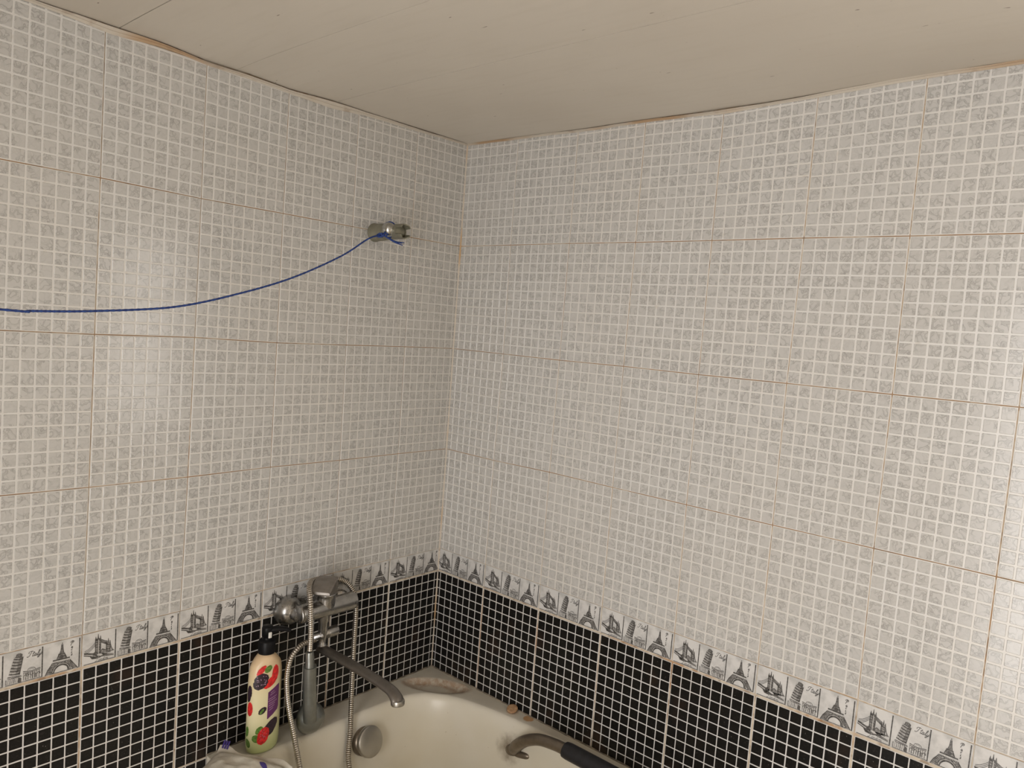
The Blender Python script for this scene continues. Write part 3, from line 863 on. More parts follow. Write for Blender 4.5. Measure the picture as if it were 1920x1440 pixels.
def mat_dull_metal(name, c, rough, metal=1.0, spots=0.5):
    q = N(name)
    p = q.pos()
    a = q.noise(p, 45, 3, 0.5)
    b = q.noise(p, 420, 1)
    col = q.mix(q.ramp(a, 0.35, 0.7), c, tuple(v * 0.84 for v in c))
    col = q.mix(q.ramp(b, 0.62, 0.78, 0, spots * 0.5), col, (0.55, 0.53, 0.48))
    q.base(col)
    q.set(q.ramp(a, 0.3, 0.75, rough, rough + 0.12), metal)
    return q.m
M['chrome'] = mat_dull_metal('scaled_chrome', (0.40, 0.39, 0.375), 0.24)
M['chrome_bright'] = mat_dull_metal('hose_chrome', (0.62, 0.58, 0.52), 0.22, 1.0, 0.2)
M['hose_dark'] = plain('hose_groove', (0.16, 0.125, 0.09), 0.55, 0.6)
M['spout'] = mat_dull_metal('brown_scaled_spout', (0.20, 0.18, 0.16), 0.36, 0.85, 0.25)
M['lever'] = mat_dull_metal('dull_lever_chrome', (0.30, 0.275, 0.25), 0.42, 0.8, 0.2)
M['handset'] = mat_dull_metal('grey_handset', (0.30, 0.31, 0.29), 0.30, 0.8, 0.15)
M['steel'] = plain('brushed_steel', (0.46, 0.44, 0.40), 0.38, 1.0, var=0.08, scale=20)
M['bronze'] = mat_dull_metal('tarnished_handle', (0.24, 0.20, 0.155), 0.34, 0.8, 0.25)
M['grip'] = plain('black_rubber', (0.012, 0.012, 0.015), 0.42, var=0.3, scale=90)

TZ = -0.367
tub = thing('bathtub', (0.75, -0.36, 0.0), 'cream enamelled bathtub with stained rim set against the black tiles', 'bathtub')
TO = (0.75, -0.36, 0.0)
outline = crom([(.082, -.60, 0), (.080, -.50, 0), (.079, -.43, 0), (.078, -.35, 0), (.081, -.27, 0), (.0875, -.195, 0), (.113, -.138, 0), (.158, -.099, 0), (.215, -.074, 0), (.30, -.055, 0), (.40, -.043, 0), (.53, -.036, 0), (.8, -.036, 0), (1.15, -.038, 0), (1.33, -.055, 0), (1.41, -.13, 0), (1.435, -.36, 0), (1.41, -.58, 0), (1.33, -.665, 0), (1.15, -.685, 0), (.6, -.686, 0), (.3, -.684, 0), (.17, -.674, 0), (.105, -.645, 0)], 16, True)
NB = len(outline)
ctr = Vector((0.75, -0.36, 0)); X0, X1, Y0, Y1 = 0.0072, 1.50, -0.72, -0.0072
outer = []
for p in outline:
    d = p - ctr
    t = min(((X1 if d.x > 0 else X0) - ctr.x) / d.x if abs(d.x) > 1e-6 else 9e9, ((Y1 if d.y > 0 else Y0) - ctr.y) / d.y if abs(d.y) > 1e-6 else 9e9)
    outer.append(ctr + d * t)
for cx in (X0, X1):
    for cy in (Y0, Y1):
        k = min(range(NB), key=lambda i: (outer[i] - Vector((cx, cy, 0))).length)
        outer[k] = Vector((cx, cy, 0))
EC, EA, EB_, EDIR = Vector((.106, -.082, 0)), .098, .040, Vector((.82, .57, 0)).normalized()
EPER = Vector((-EDIR.y, EDIR.x, 0))
def hollow(p):
    d = p - EC
    return math.sqrt((d.dot(EDIR) / EA) ** 2 + (d.dot(EPER) / EB_) ** 2)
V, stain, rimw = [], [], []
loops = []
def put(p, z, st=0.0, rw=0.0):
    V.append(W(p.x, p.y, z) - Vector(TO)); stain.append(st); rimw.append(rw)
# skirt down, then rim loops, then basin loops
for z in (TZ - 0.045, TZ - 0.006):
    for p in outer: put(p, z, 0, 1)
    loops.append(1)
TL = [0.004, 0.02, .06, .1, .15, .2, .25, .3, .35, .4, .45, .5, .55, .6, .65, .7, .75, .8, .85, .9, .95, 1.0]
for t in TL:
    for a, b in zip(outer, outline):
        p = a.lerp(b, t)
        e = hollow(p)
        dep = 0.013 * (1 - sstep(0.72, 1.0, e))
        put(p, TZ - dep - 0.0004 * (t > .9), (1 - sstep(0.98, 1.12, e)) * sstep(0.30, 0.62, e), 1.0)
    loops.append(1)
A_, B_ = Vector((.36, -.36, 0)), Vector((1.14, -.36, 0))
PROFI = [(.003, -.0012), (.007, -.004), (.011, -.009), (.0145, -.016), (.018, -.026), (.023, -.045), (.029, -.075), (.036, -.115), (.046, -.17), (.060, -.23), (.080, -.285), (.105, -.325), (.14, -.355), (.19, -.372), (.25, -.380)]
for ins, dz in PROFI:
    for p in outline:
        t = min(max((p - A_).dot(B_ - A_) / (B_ - A_).length_squared, 0), 1)
        q_ = A_.lerp(B_, t); d = (q_ - p)
        e = hollow(p)
        ex = 0.013 * (1 - sstep(0.72, 1.0, e)) * (1 - sstep(.005, .05, -dz))
        put(p + d.normalized() * min(ins, d.length * .98), TZ + dz - ex, 0, max(0, 1 - ins / .012))
    loops.append(1)
F = []
NL = len(V) // NB
for i in range(NL - 1):
    for k in range(NB):
        F.append([i * NB + k, (i + 1) * NB + k, (i + 1) * NB + (k + 1) % NB, i * NB + (k + 1) % NB])
F.append([(NL - 1) * NB + k for k in range(NB)])
me = mesh_data('shell', V, F, M['enamel'], smooth=True)
for nm, arr in (('stain', stain), ('rim', rimw)):
    at_ = me.attributes.new(nm, 'FLOAT', 'POINT'); at_.data.foreach_set('value', arr)
import bmesh as _bm
b_ = _bm.new(); b_.from_mesh(me); _bm.ops.recalc_face_normals(b_, faces=b_.faces); b_.to_mesh(me); b_.free()
shell = link('shell', me, tub)
# front panel of the tub
mb = MB()
mb.box((0.012, -0.712, 0.0), (1.495, -0.700, ZO + TZ - 0.040), bev=0.002)
mb.build('apron', [M['enamel']], tub, TO)
# overflow cover
mb = MB()
oc = W(0.1245, -0.3365, -0.4295); oax = Vector((0.93, 0.05, 0.34)).normalized()
mb.lathe([(0.0, -0.030), (0.0350, -0.030), (0.0365, -0.014), (0.0365, -0.004), (0.030, -0.003), (0.030, 0.004)], oc, oax, 40)
mb.build('overflow_neck', [M['bronze']], tub, TO)
mb = MB()
mb.lathe([(0.0380, 0.002), (0.0392, 0.0035), (0.0392, 0.0115), (0.0382, 0.0133), (0.0360, 0.0141), (0.02, 0.0151), (0.0, 0.0155)], oc, oax, 48)
mb.build('overflow_cover', [M['steel']], tub, TO)
# grab handle with rubber grip
hp = crom([W(.388, -.048, -.449), W(.404, -.070, -.432), W(.430, -.088, -.401), W(.464, -.096, -.372), (W(.505, -.098, -.352)), W(.548, -.098, -.3445), W(.585, -.098, -.3425), W(.70, -.098, -.343), W(.80, -.098, -.3445), W(.85, -.098, -.350), W(.90, -.096, -.372), W(.935, -.088, -.403), W(.962, -.066, -.436), W(.985, -.046, -.452)], 8)
mb = MB(); mb.tube(hp, [0.0170] * len(hp), 18, True, (0.84, 1.0), up=(0, 0, 1))
hd = mb.build('grab_handle', [M['bronze']], tub, TO)
mb = MB()
mb.tube(crom([W(.386, -.044, -.452), W(.394, -.058, -.444), W(.406, -.070, -.431)], 4), [0.0245, 0.0245, 0.0242, 0.0238, 0.0232, 0.0225, 0.0215, 0.020, 0.018], 20, True, (0.74, 1.05))
mb.tube(crom([W(.392, -.056, -.447), W(.418, -.060, -.441), W(.442, -.058, -.437), W(.452, -.056, -.437)], 5), [0.0165, .0165, .0163, .016, .0158, .0156, .0153, .015, .0147, .0144, .014, .0132, .012, .0105, .0085, .005], 16, True, (0.75, 1.0))
mb.build('mount', [M['bronze']], hd, TO)
gp = [p for p in hp if 0.578 <= p.x <= 0.80]
mb = MB(); ng = len(gp)
mb.tube(gp, [0.0208 if 0 < i < ng - 1 else 0.0196 for i in range(ng)], 22, True, (0.95, 1.06), up=(0, 0, 1))
mb.build('grip', [M['grip']], hd, TO)
# grimy bead between tub and tiles
for nm, pts in (('trim_4', [W(0.0075, -0.72, TZ + .001), W(0.0075, -0.008, TZ + .001)]), ('trim_5', [W(0.008, -0.0075, TZ + .001), W(1.5, -0.0075, TZ + .001)])):
    n = 70; pp = []
    for i in range(n + 1):
        p = pts[0].lerp(pts[1], i / n); pp.append(p + Vector((0, 0, 0.0006 * math.sin(i * 1.7) * math.sin(i * .31))))
    mb = MB(); mb.tube(pp, [0.0022 + 0.0009 * math.sin(i * 2.3) * math.sin(i * .7) for i in range(n + 1)], 8)
    tag(mb.build(nm, [M['bead']]), kind='structure')

# small round disc on the rim
mb = MB()
dc = W(0.3488, -0.0228, TZ)
mb.lathe([(0.0, 0.0), (0.0135, 0.0), (0.0150, 0.0012), (0.0153, 0.0040), (0.0146, 0.0060), (0.0128, 0.0066), (0.0, 0.0068)], (0, 0, 0), (0, 0, 1), 28)
def mat_soap():
    q = N('rusty_lid'); p = q.obj()
    c = q.mix(q.ramp(q.noise(p, 130, 4, 0.6), 0.35, 0.65), (0.50, 0.32, 0.18), (0.36, 0.20, 0.10))
    q.base(c); q.set(0.6); return q.m
lid = mb.build('round_lid', [mat_soap()])
lid.location = dc + Vector((0.0, 0.0, 0.0045)); lid.rotation_euler = (math.radians(17), math.radians(4), 0)
tag(lid, 'small round orange-brown lid lying on the bathtub rim beside the black tiles', 'lid')

# ------------------------------------------------------------------ mixer tap
MX = (0.0, -0.45, ZO - 0.06)
mixer = thing('bath_mixer', MX, 'scaled chrome bath mixer with long swivel spout on the left tiled wall', 'tap')
def part(mb, name, mat, parent=mixer, origin=MX): return mb.build(name, mat if isinstance(mat, list) else [mat], parent, origin)
BX, BZ = 0.072, -0.056
# wall rosettes with their connectors
for y in (-0.528, -0.376):
    mb = MB()
    mb.lathe([(0.0355, 0.0), (0.0362, 0.004), (0.0352, 0.012), (0.0325, 0.021), (0.0280, 0.029), (0.0215, 0.035), (0.0150, 0.038), (0.0142, 0.0385), (0.0142, 0.060)], W(0.0068, y, BZ - 0.007), (1, 0, 0), 40)
    part(mb, 'wall_rosette', M['chrome'])
# body
mb = MB()
mb.lathe([(0.0, -0.0845), (0.0195, -0.0845), (0.0218, -0.0820), (0.0225, -0.076), (0.0228, 0.0), (0.0225, 0.0740), (0.0222, 0.0795), (0.0205, 0.0825), (0.0, 0.0830)], W(BX, -0.452, BZ), (0, 1, 0), 40)
body = part(mb, 'body', M['chrome'])
# neck and lever on top
mb = MB()
mb.lathe([(0.0235, 0.0), (0.0225, 0.022), (0.0222, 0.030), (0.0238, 0.0312), (0.0240, 0.0335), (0.0225, 0.0350), (0.0225, 0.036)], W(BX, -0.456, BZ + 0.006), (0.06, -0.04, 1), 36)
part(mb, 'cartridge_neck', M['chrome'])
mb = MB()
lc = W(BX, -0.458, BZ + 0.037)
mb.lathe([(0.0232, 0.0), (0.0246, 0.004), (0.0250, 0.014), (0.0246, 0.024), (0.0225, 0.031), (0.017, 0.0345), (0.0, 0.036)], lc, (0.10, -0.06, 1), 36)
# flat lever blade running forwards and to the left from the cap
ld = Vector((0.62, -0.74, 0.08)).normalized(); lw = Vector((0.74, 0.62, 0)).normalized(); lu = lw.cross(ld) * -1
if lu.z < 0: lu = -lu
secs = [(-0.026, 0.0205, 0.018, 0.0375), (-0.016, 0.0248, 0.010, 0.0395), (0.004, 0.0265, 0.010, 0.0385), (0.026, 0.0268, 0.010, 0.0345), (0.042, 0.0262, 0.010, 0.0290), (0.055, 0.0255, 0.0105, 0.0225), (0.060, 0.0235, 0.0125, 0.0185)]
Vv = []
for t, hw, z0, z1 in secs:
    c0 = lc + ld * t
    Vv += [c0 - lw * hw + lu * z0, c0 + lw * hw + lu * z0, c0 + lw * hw + lu * (z1 - .002), c0 + lw * (hw - .003) + lu * z1, c0 - lw * (hw - .003) + lu * z1, c0 - lw * hw + lu * (z1 - .002)]
Ff = [[0, 1, 2, 3, 4, 5][::-1], [len(Vv) - 6 + k for k in range(6)]]
for i in range(len(secs) - 1):
    for k in range(6): Ff.append([i * 6 + k, i * 6 + (k + 1) % 6, (i + 1) * 6 + (k + 1) % 6, (i + 1) * 6 + k])
mb.add(Vv, Ff, False)
part(mb, 'lever', M['lever'])
# outlet, diverter and swivel nut
mb = MB()
mb.lathe([(0.0145, 0.012), (0.0145, -0.020), (0.0118, -0.024), (0.0112, -0.060), (0.0100, -0.064), (0.0096, -0.080), (0.0118, -0.082), (0.0118, -0.098)], W(BX + .004, -0.464, BZ - 0.010), (0, 0, 1), 32)
part(mb, 'outlet', M['chrome'])
mb = MB()
mb.lathe([(0.0, -0.030), (0.0095, -0.030), (0.0095, -0.012), (0.0105, -0.012), (0.0108, 0.010), (0.0122, 0.012), (0.0130, 0.015), (0.0132, 0.040), (0.0124, 0.0435), (0.0, 0.0445)], W(BX + .004, -0.464, BZ - 0.066), (0, 1, 0.02), 32)
part(mb, 'diverter', M['chrome'])
# spout
sp = crom([W(BX + .002, -.4655, -.1575), W(.11, -.4655, -.157), (W(.17, -.4645, -.1565)), W(.23, -.464, -.157), W(.29, -.465, -.158), W(.335, -.4665, -.160), W(.356, -.467, -.1640), W(.369, -.4675, -.172), W(.374, -.4675, -.180)], 6)
ns = len(sp)
mb = MB(); mb.tube(sp, [0.0125 if i < ns * .7 else 0.0125 + 0.0018 * (i - ns * .7) / (ns * .3) for i in range(ns)], 20, True, (0.72, 1.22), up=(0, 0, 1))
spout = part(mb, 'spout', M['spout'])
mb = MB(); mb.lathe([(0.0155, -0.006), (0.0158, -0.004), (0.0158, 0.003), (0.0150, 0.005)], sp[-1], (0.12, 0, -1), 28)
mb.build('aerator', [M['steel']], spout, MX)

# ------------------------------------------------------------------ hand shower and hose
HS = (0.105, -0.51, ZO - 0.36)
shower = thing('hand_shower', HS, 'grey chrome hand shower hanging upside down below the bath mixer', 'hand shower')
hb = crom([W(.1150, -.524, -.172), W(.113, -.521, -.205), W(.110, -.516, -.25), W(.108, -.512, -.29), W(.104, -.507, -.318)], 6)
mb = MB(); nh = len(hb)
mb.tube(hb, [0.0158 + 0.0008 * min(1, i / nh * 1.3) for i in range(nh)], 24)
mb.build('handle', [M['handset']], shower, HS)
mb = MB(); mb.lathe([(0.0118, -0.004), (0.0122, 0.002), (0.0108, 0.006), (0.0102, 0.034), (0.0085, 0.038)], hb[0], (0.03, -0.10, 1), 28)
mb.build('hose_nut', [M['handset']], shower, HS)
hax = Vector((0.80, 0.18, 0.16)).normalized()      # the rounded back of the head points into the room
mb = MB(); hc = W(0.0890, -0.4890, -0.3245)
mb.lathe([(0.0, -0.020), (0.0365, -0.020), (0.0385, -0.018), (0.0388, -0.010), (0.0365, 0.000), (0.0315, 0.010), (0.0240, 0.018), (0.0140, 0.0235), (0.0, 0.026)], hc, hax, 40)
head = mb.build('shower_head', [M['handset']], shower, HS)

hose_pts = [W(.078, -.486, -.128), W(.080, -.500, -.1275), W(.086, -.524, -.125), W(.090, -.547, -.133), W(.090, -.5635, -.155), W(.090, -.5695, -.195), W(.092, -.567, -.24), W(.096, -.5605, -.285), W(.104, -.553, -.33), W(.118, -.5475, -.385), W(.137, -.543, -.44), W(.175, -.53, -.53), W(.235, -.50, -.61), W(.275, -.45, -.635), W(.245, -.405, -.60), W(.175, -.405, -.53), W(.125, -.397, -.46), W(.108, -.384, -.39), W(.092, -.3735, -.32), W(.074, -.361, -.24), W(.064, -.354, -.17), W(.060, -.3505, -.11), W(.058, -.3530, -.062), W(.053, -.365, -.030), W(.046, -.383, -.011), W(.040, -.412, .000), W(.038, -.445, .006), W(.046, -.478, .012), W(.066, -.502, .015), W(.092, -.522, .011), W(.1165, -.5335, -.012), W(.1225, -.5345, -.05), W(.1225, -.532, -.09), W(.1185, -.529, -.134)]
path = crom(hose_pts, 10)
# resample evenly and give it ribs
L = [0.0]
for a, b in zip(path, path[1:]): L.append(L[-1] + (b - a).length)
def along(s):
    lo, hi = 0, len(L) - 1
    while hi - lo > 1:
        m = (lo + hi) // 2
        if L[m] <= s: lo = m
        else: hi = m
    return path[lo].lerp(path[hi], (s - L[lo]) / max(1e-9, L[hi] - L[lo]))
pitch = 0.0052
nrib = int(L[-1] / pitch)
pp, rr = [], []
for i in range(nrib):
    for fr, r in ((0.0, 0.0054), (0.16, 0.0066), (0.5, 0.0070), (0.80, 0.0066), (0.94, 0.0054)):
        pp.append(along(min((i + fr) * pitch, L[-1]))); rr.append(r)
HO = tuple(W(.175, -.47, -.635))
mb = MB(); mb.tube(pp, rr, 12)
hose = mb.build('shower_hose', [M['chrome_bright'], M['hose_dark']], None, HO)
hose.location = HO
mi = [0] * len(hose.data.polygons)
for i in range(len(pp) - 1):
    if i % 5 in (3, 4):
        for k in range(12): mi[i * 12 + k] = 1
hose.data.polygons.foreach_set('material_index', mi)
tag(hose, 'ribbed metal shower hose looped over the bath mixer and down into the tub', 'hose')

# ------------------------------------------------------------------ shower gel bottle
BC = Vector((0.0615, -0.6105, ZO + TZ + 0.0006))
bottle = thing('shower_gel_bottle', BC, 'cream shower gel bottle printed with red berries, black pump, standing on tub rim', 'bottle')
BA, BBr = 0.0270, 0.0415     # half depth (x), half width (y)
BPROF = [(0.0, 0.0), (0.80, 0.0), (0.90, 0.004), (0.965, 0.014), (0.99, 0.03), (1.0, 0.06), (1.0, 0.150), (0.995, 0.178), (0.975, 0.194), (0.93, 0.206), (0.86, 0.216), (0.76, 0.224), (0.62, 0.231), (0.48, 0.235), (0.48, 0.239)]
def bprof_r(z):
    for (r0, z0), (r1, z1) in zip(BPROF[1:], BPROF[2:]):
        if z0 <= z <= z1: return r0 + (r1 - r0) * (z - z0) / max(1e-9, z1 - z0)
    return 0.48
def bsurf(ang, z, off=0.0):
    r = bprof_r(z); k = sstep(0.207, 0.235, z)
    ax_, by_ = BA * r * (1 - k) + 0.0165 * k * (r / .48) * .98 + off, BBr * r * (1 - k) + 0.0165 * k * (r / .48) * .98 + off
    return Vector((ax_ * math.cos(ang), by_ * math.sin(ang), z))
def mat_bottle():
    q = N('printed_bottle')
    z = q.n('SeparateXYZ', Vector=q.obj()).outputs['Z']
    c = q.mix(q.ramp(z, 0.0, 0.10), (0.52, 0.58, 0.27), (0.74, 0.68, 0.43))
    c = q.mix(q.ramp(z, 0.12, 0.235), c, (0.72, 0.53, 0.33))
    q.base(c); q.set(0.33); return q.m
V, F = [], []; SG = 48
prof_z = [p[1] for p in BPROF[1:]]
zz = []
for a, b in zip(prof_z, prof_z[1:]): zz += [a + (b - a) * i / 3 for i in range(3)]
zz.append(prof_z[-1])
for z in zz:
    for k in range(SG): V.append(bsurf(2 * math.pi * k / SG, z))
for i in range(len(zz) - 1):
    for k in range(SG): F.append([i * SG + k, i * SG + (k + 1) % SG, (i + 1) * SG + (k + 1) % SG, (i + 1) * SG + k])
F.append(list(range(SG))[::-1]); F.append([(len(zz) - 1) * SG + k for k in range(SG)])
link('bottle_body', mesh_data('bottle_body', V, F, mat_bottle(), smooth=True), bottle)
M['pump'] = plain('black_plastic', (0.005, 0.005, 0.006), 0.42, 0, 0.22)
M['red'] = plain('red_print', (0.62, 0.02, 0.02), 0.4, var=0.3, scale=160)
M['darkberry'] = plain('dark_berry_print', (0.025, 0.012, 0.022), 0.4, var=0.5, scale=300)
M['leaf'] = plain('green_print', (0.10, 0.20, 0.035), 0.4, var=0.4, scale=200)
M['purple'] = plain('purple_label', (0.115, 0.022, 0.115), 0.4, var=0.12, scale=50)
M['lilac'] = plain('lilac_lettering', (0.50, 0.33, 0.46), 0.5)
M['offwhite'] = plain('white_plastic', (0.75, 0.74, 0.70), 0.4)
mb = MB()
mb.lathe([(0.0, 0.0), (0.0190, 0.0), (0.0196, 0.002), (0.0196, 0.028), (0.0180, 0.031), (0.0095, 0.032), (0.0092, 0.040), (0.0128, 0.041), (0.0132, 0.060), (0.0120, 0.064), (0.0, 0.065)], (0, 0, 0.236), (0, 0, 1), 32)
pump = mb.build('pump', [M['pump']], bottle)
mb = MB(); mb.tube(crom([(0.0, 0.0, 0.289), (0.012, 0.018, 0.2925), (0.022, 0.034, 0.291), (0.028, 0.044, 0.285)], 4), [0.0098, .0095, .0092, .009, .0085, .008, .0078, .0074, .007, .0066, .006, .0055, .005], 14, True, (0.75, 1.1))
mb.build('nozzle', [M['pump']], pump)
mb = MB(); mb.box((0.0130, -0.0058, 0.2755), (0.0165, 0.0022, 0.2895), bev=0.001)
mb.build('clip', [M['offwhite']], pump)

def decal(name, mat, rows, parent=bottle, off=0.0004):
    """print wrapped round the bottle: rows of (z, width0, width1) in metres of arc from the seen front"""
    V, F = [], []
    n = 10
    for z, a, b in rows:
        for k in range(n + 1):
            t = a + (b - a) * k / n
            V.append(bsurf(FRONT + t / 0.036, z, off))
    for i in range(len(rows) - 1):
        for k in range(n): F.append([i * (n + 1) + k, i * (n + 1) + k + 1, (i + 1) * (n + 1) + k + 1, (i + 1) * (n + 1) + k])
    return link(name, mesh_data(name, V, F, mat, smooth=True), parent)
FRONT = math.radians(-32)      # direction of the camera round the oval
def blob(name, mat, ca, cz, ra, rz, rot=0.0, off=0.0005, wob=0.06, seed=0):
    rows = []; n = 12; r_ = random.Random(seed)
    for i in range(n + 1):
        v = -1 + 2 * i / n
        hw = math.sqrt(max(0, 1 - v * v)) * ra * (1 + r_.uniform(-wob, wob))
        sh = rot * v * rz
        rows.append((cz + v * rz, ca + sh - hw, ca + sh + hw))
    return decal(name, mat, rows, bottle, off)
# upper fruit
blob('red_berry_print', M['red'], -0.003, 0.2045, 0.0080, 0.0115, 0.6, seed=1)
blob('red_berry_print', M['red'], 0.030, 0.1920, 0.0085, 0.0190, 0.1, seed=2)
blob('red_berry_print', M['red'], 0.020, 0.1740, 0.0125, 0.0150, 0.7, off=0.0007, seed=3)
blob('leaf_print', M['leaf'], 0.013, 0.2055, 0.0080, 0.0085, 0.3, off=0.0006, seed=4)
blob('dark_berry_print', M['darkberry'], -0.003, 0.1785, 0.0160, 0.0200, 0.2, off=0.0009, wob=.09, seed=5)
for i in range(26):  # pale dots printed over the dark berry
    r_ = random.Random(100 + i); blob('berry_dot', M['lilac'], -0.003 + r_.uniform(-.010, .012), 0.180 + r_.uniform(-.014, .014), .0007, .0010, 0, 0.0012, 0, i)
# left fruit, middle and lower fruit
blob('dark_berry_print', M['darkberry'], -0.032, 0.148, 0.0090, 0.0210, 0.1, wob=.12, seed=6)
blob('red_berry_print', M['red'], -0.027, 0.112, 0.0090, 0.0175, 0.0, off=0.0007, seed=7)
blob('dark_berry_print', M['darkberry'], 0.004, 0.107, 0.0078, 0.0090, 0.4, wob=.1, seed=8)
blob('leaf_print', M['leaf'], 0.003, 0.106, 0.0030, 0.0065, 0.5, 0.0009, 0, 9)
blob('leaf_print', M['leaf'], -0.006, 0.040, 0.0110, 0.0100, -0.2, seed=10)
blob('leaf_print', M['leaf'], -0.001, 0.060, 0.0075, 0.0100, 0.3, seed=11)
blob('leaf_print', M['leaf'], -0.034, 0.056, 0.0065, 0.013, 0.1, seed=14)
blob('leaf_print', M['leaf'], -0.030, 0.028, 0.0080, 0.011, -0.3, seed=15)
blob('dark_berry_print', M['darkberry'], 0.024, 0.061, 0.0150, 0.0210, 0.4, off=0.0007, wob=.08, seed=12)
blob('red_berry_print', M['red'], 0.008, 0.045, 0.0125, 0.0215, 0.15, off=0.0010, seed=13)
for i in range(16):  # pale dots printed over the lower red berry
    r_ = random.Random(300 + i); blob('berry_dot', M['lilac'], 0.008 + r_.uniform(-.007, .007), 0.048 + r_.uniform(-.012, .012), .0006, .0007, 0, 0.0013, 0, i)
# slanted purple label with faint lettering lines
lab = decal('label', M['purple'], [(0.084 + i * 0.0075, 0.0145, min(0.0420, 0.0165 + 0.0115 * i)) for i in range(9)] + [(0.1490, 0.0145, 0.042), (0.1560, 0.0270, 0.042), (0.1620, 0.0400, 0.042)], bottle, 0.0006)
for i, (z, a, b) in enumerate(((.146, .020, .028), (.141, .019, .031), (.132, .016, .035), (.1265, .015, .032), (.121, .017, .036), (.1155, .016, .031), (.110, .018, .030), (.104, .018, .027))):
    rows = []
    V, F = [], []; n = 14
    for k in range(n + 1):
        t = a + (b - a) * k / n; zz_ = z + 0.004 * k / n + 0.0011 * math.sin(k * 2.4 + i)
        V += [bsurf(FRONT + t / 0.036, zz_ - .0006, 0.0010), bsurf(FRONT + t / 0.036, zz_ + .0006, 0.0010)]
    for k in range(n): F.append([2 * k, 2 * k + 2, 2 * k + 3, 2 * k + 1])
    link('lettering_line', mesh_data('lettering_line', V, F, M['lilac']), lab)

# ------------------------------------------------------------------ crumpled packet on the tub corner
PK = Vector((0.170, -0.730, ZO + TZ))
packet = thing('plastic_packet', PK, 'crumpled white plastic packet with violet print lying on the tub corner', 'packet')
def mat_film():
    q = N('white_film'); p = q.obj()
    c = q.mix(q.ramp(q.noise(p, 26, 3), 0.4, 0.7), (0.62, 0.585, 0.50), (0.52, 0.47, 0.39))
    q.base(c); q.set(0.35); q.bump(q.noise(p, 60, 3, 0.55, 0.8), 0.45, 0.004); return q.m
M['film'] = mat_film()
M['violet'] = plain('violet_print', (0.055, 0.035, 0.20), 0.4)
from mathutils import noise as mnoise
du = Vector((0.83, 0.50, 0)).normalized(); dv = Vector((-0.50, 0.83, 0)).normalized()
du, dv = Vector((0.90, 0.43, 0)).normalized(), Vector((-0.43, 0.90, 0)).normalized()
NU, NV = 40, 28
def pk(u, v, side):
    """u along the packet, v across; pillow shape"""
    x = (u - .5) * 0.19; y = (v - .5) * 0.105
    edge = max(0.0, (1 - (2 * u - 1) ** 4)) * max(0.0, (1 - (2 * v - 1) ** 4))
    hgt = 0.026 * edge ** .6
    nz = mnoise.noise(Vector((u * 5, v * 4, 1.3 + side))) * 0.006 + mnoise.noise(Vector((u * 13, v * 11, 4 + side))) * 0.0025
    lift = 0.020 + 0.010 * sstep(.5, 1.0, v)
    z = lift + (hgt + nz * edge if side else -min(hgt, lift - 0.001) * 0.95)
    return du * x + dv * y + Vector((0, 0, max(z, 0.0012)))
V, F = [], []
for side in (1, 0):
    for i in range(NU + 1):
        for j in range(NV + 1): V.append(pk(i / NU, j / NV, side))
st = (NU + 1) * (NV + 1)
for i in range(NU):
    for j in range(NV):
        a = i * (NV + 1) + j; q4 = [a, a + NV + 1, a + NV + 2, a + 1]
        F.append(q4); F.append([x + st for x in q4[::-1]])
link('pouch', mesh_data('pouch', V, F, M['film'], smooth=True), packet)
# sealed, wavy seam standing along the wall-side edge
V, F = [], []
for i in range(NU + 1):
    u = i / NU; p = pk(u, 1.0, 1)
    wv = dv * (0.004 * math.sin(u * 17)) + Vector((0, 0, 0.012 + 0.004 * math.sin(u * 9 + 1)))
    V += [p - dv * 0.004, p + dv * 0.010 + wv, p + dv * 0.0112 + wv, p - dv * 0.0028]
for i in range(NU):
    for k in range(4): F.append([i * 4 + k, i * 4 + (k + 1) % 4, (i + 1) * 4 + (k + 1) % 4, (i + 1) * 4 + k])
link('seam', mesh_data('seam', V, F, M['film'], smooth=True), packet)
mb = MB()
for k in range(3):
    u = 0.035 + k * 0.032
    a = pk(u, 1.0, 1) + dv * 0.006 + Vector((0, 0, 0.012)); b = a + du * 0.004
    e = Vector((0, 0, 0.012)) + dv * 0.012 - du * 0.002
    mb.add([a, b, b + e, a + e, a + dv * .001, b + dv * .001, b + e + dv * .001, a + e + dv * .001], [[0, 1, 2, 3], [7, 6, 5, 4], [0, 4, 5, 1], [3, 2, 6, 7], [1, 5, 6, 2], [0, 3, 7, 4]], False)
mb.build('seam_stripe', [M['violet']], packet)
V, F = [], []
for i in range(9):
    u = 0.66 + 0.14 * i / 8; w_ = 0.055 * math.sin(math.pi * (i + .4) / 8.8)
    for k in range(4): V.append(pk(u, 0.78 - w_ + 2 * w_ * k / 3 - 0.10 * i / 8, 1) + Vector((0, 0, 0.0009)))
for i in range(8):
    for k in range(3): F.append([i * 4 + k, (i + 1) * 4 + k, (i + 1) * 4 + k + 1, i * 4 + k + 1])
link('violet_patch', mesh_data('violet_patch', V, F, M['violet'], smooth=True), packet)

# ------------------------------------------------------------------ shower bracket with blue cord
M['olive'] = mat_dull_metal('tarnished_bracket', (0.27, 0.26, 0.20), 0.36, 0.5, 0.12)
M['ball'] = plain('ball_chrome', (0.50, 0.50, 0.48), 0.22, 1.0)
HB = W(0.006, -0.323, 0.898)
bracket = thing('shower_bracket', HB, 'small tarnished metal shower bracket with ball knob high on the left wall', 'bracket')
mb = MB(); mb.lathe([(0.0238, 0.0), (0.0242, 0.002), (0.0238, 0.005), (0.0225, 0.0065), (0.0222, 0.030), (0.0205, 0.050), (0.0195, 0.056), (0.0, 0.056)], (0, 0, 0), (1, 0, 0), 40)
mb.build('wall_socket', [M['olive']], bracket)
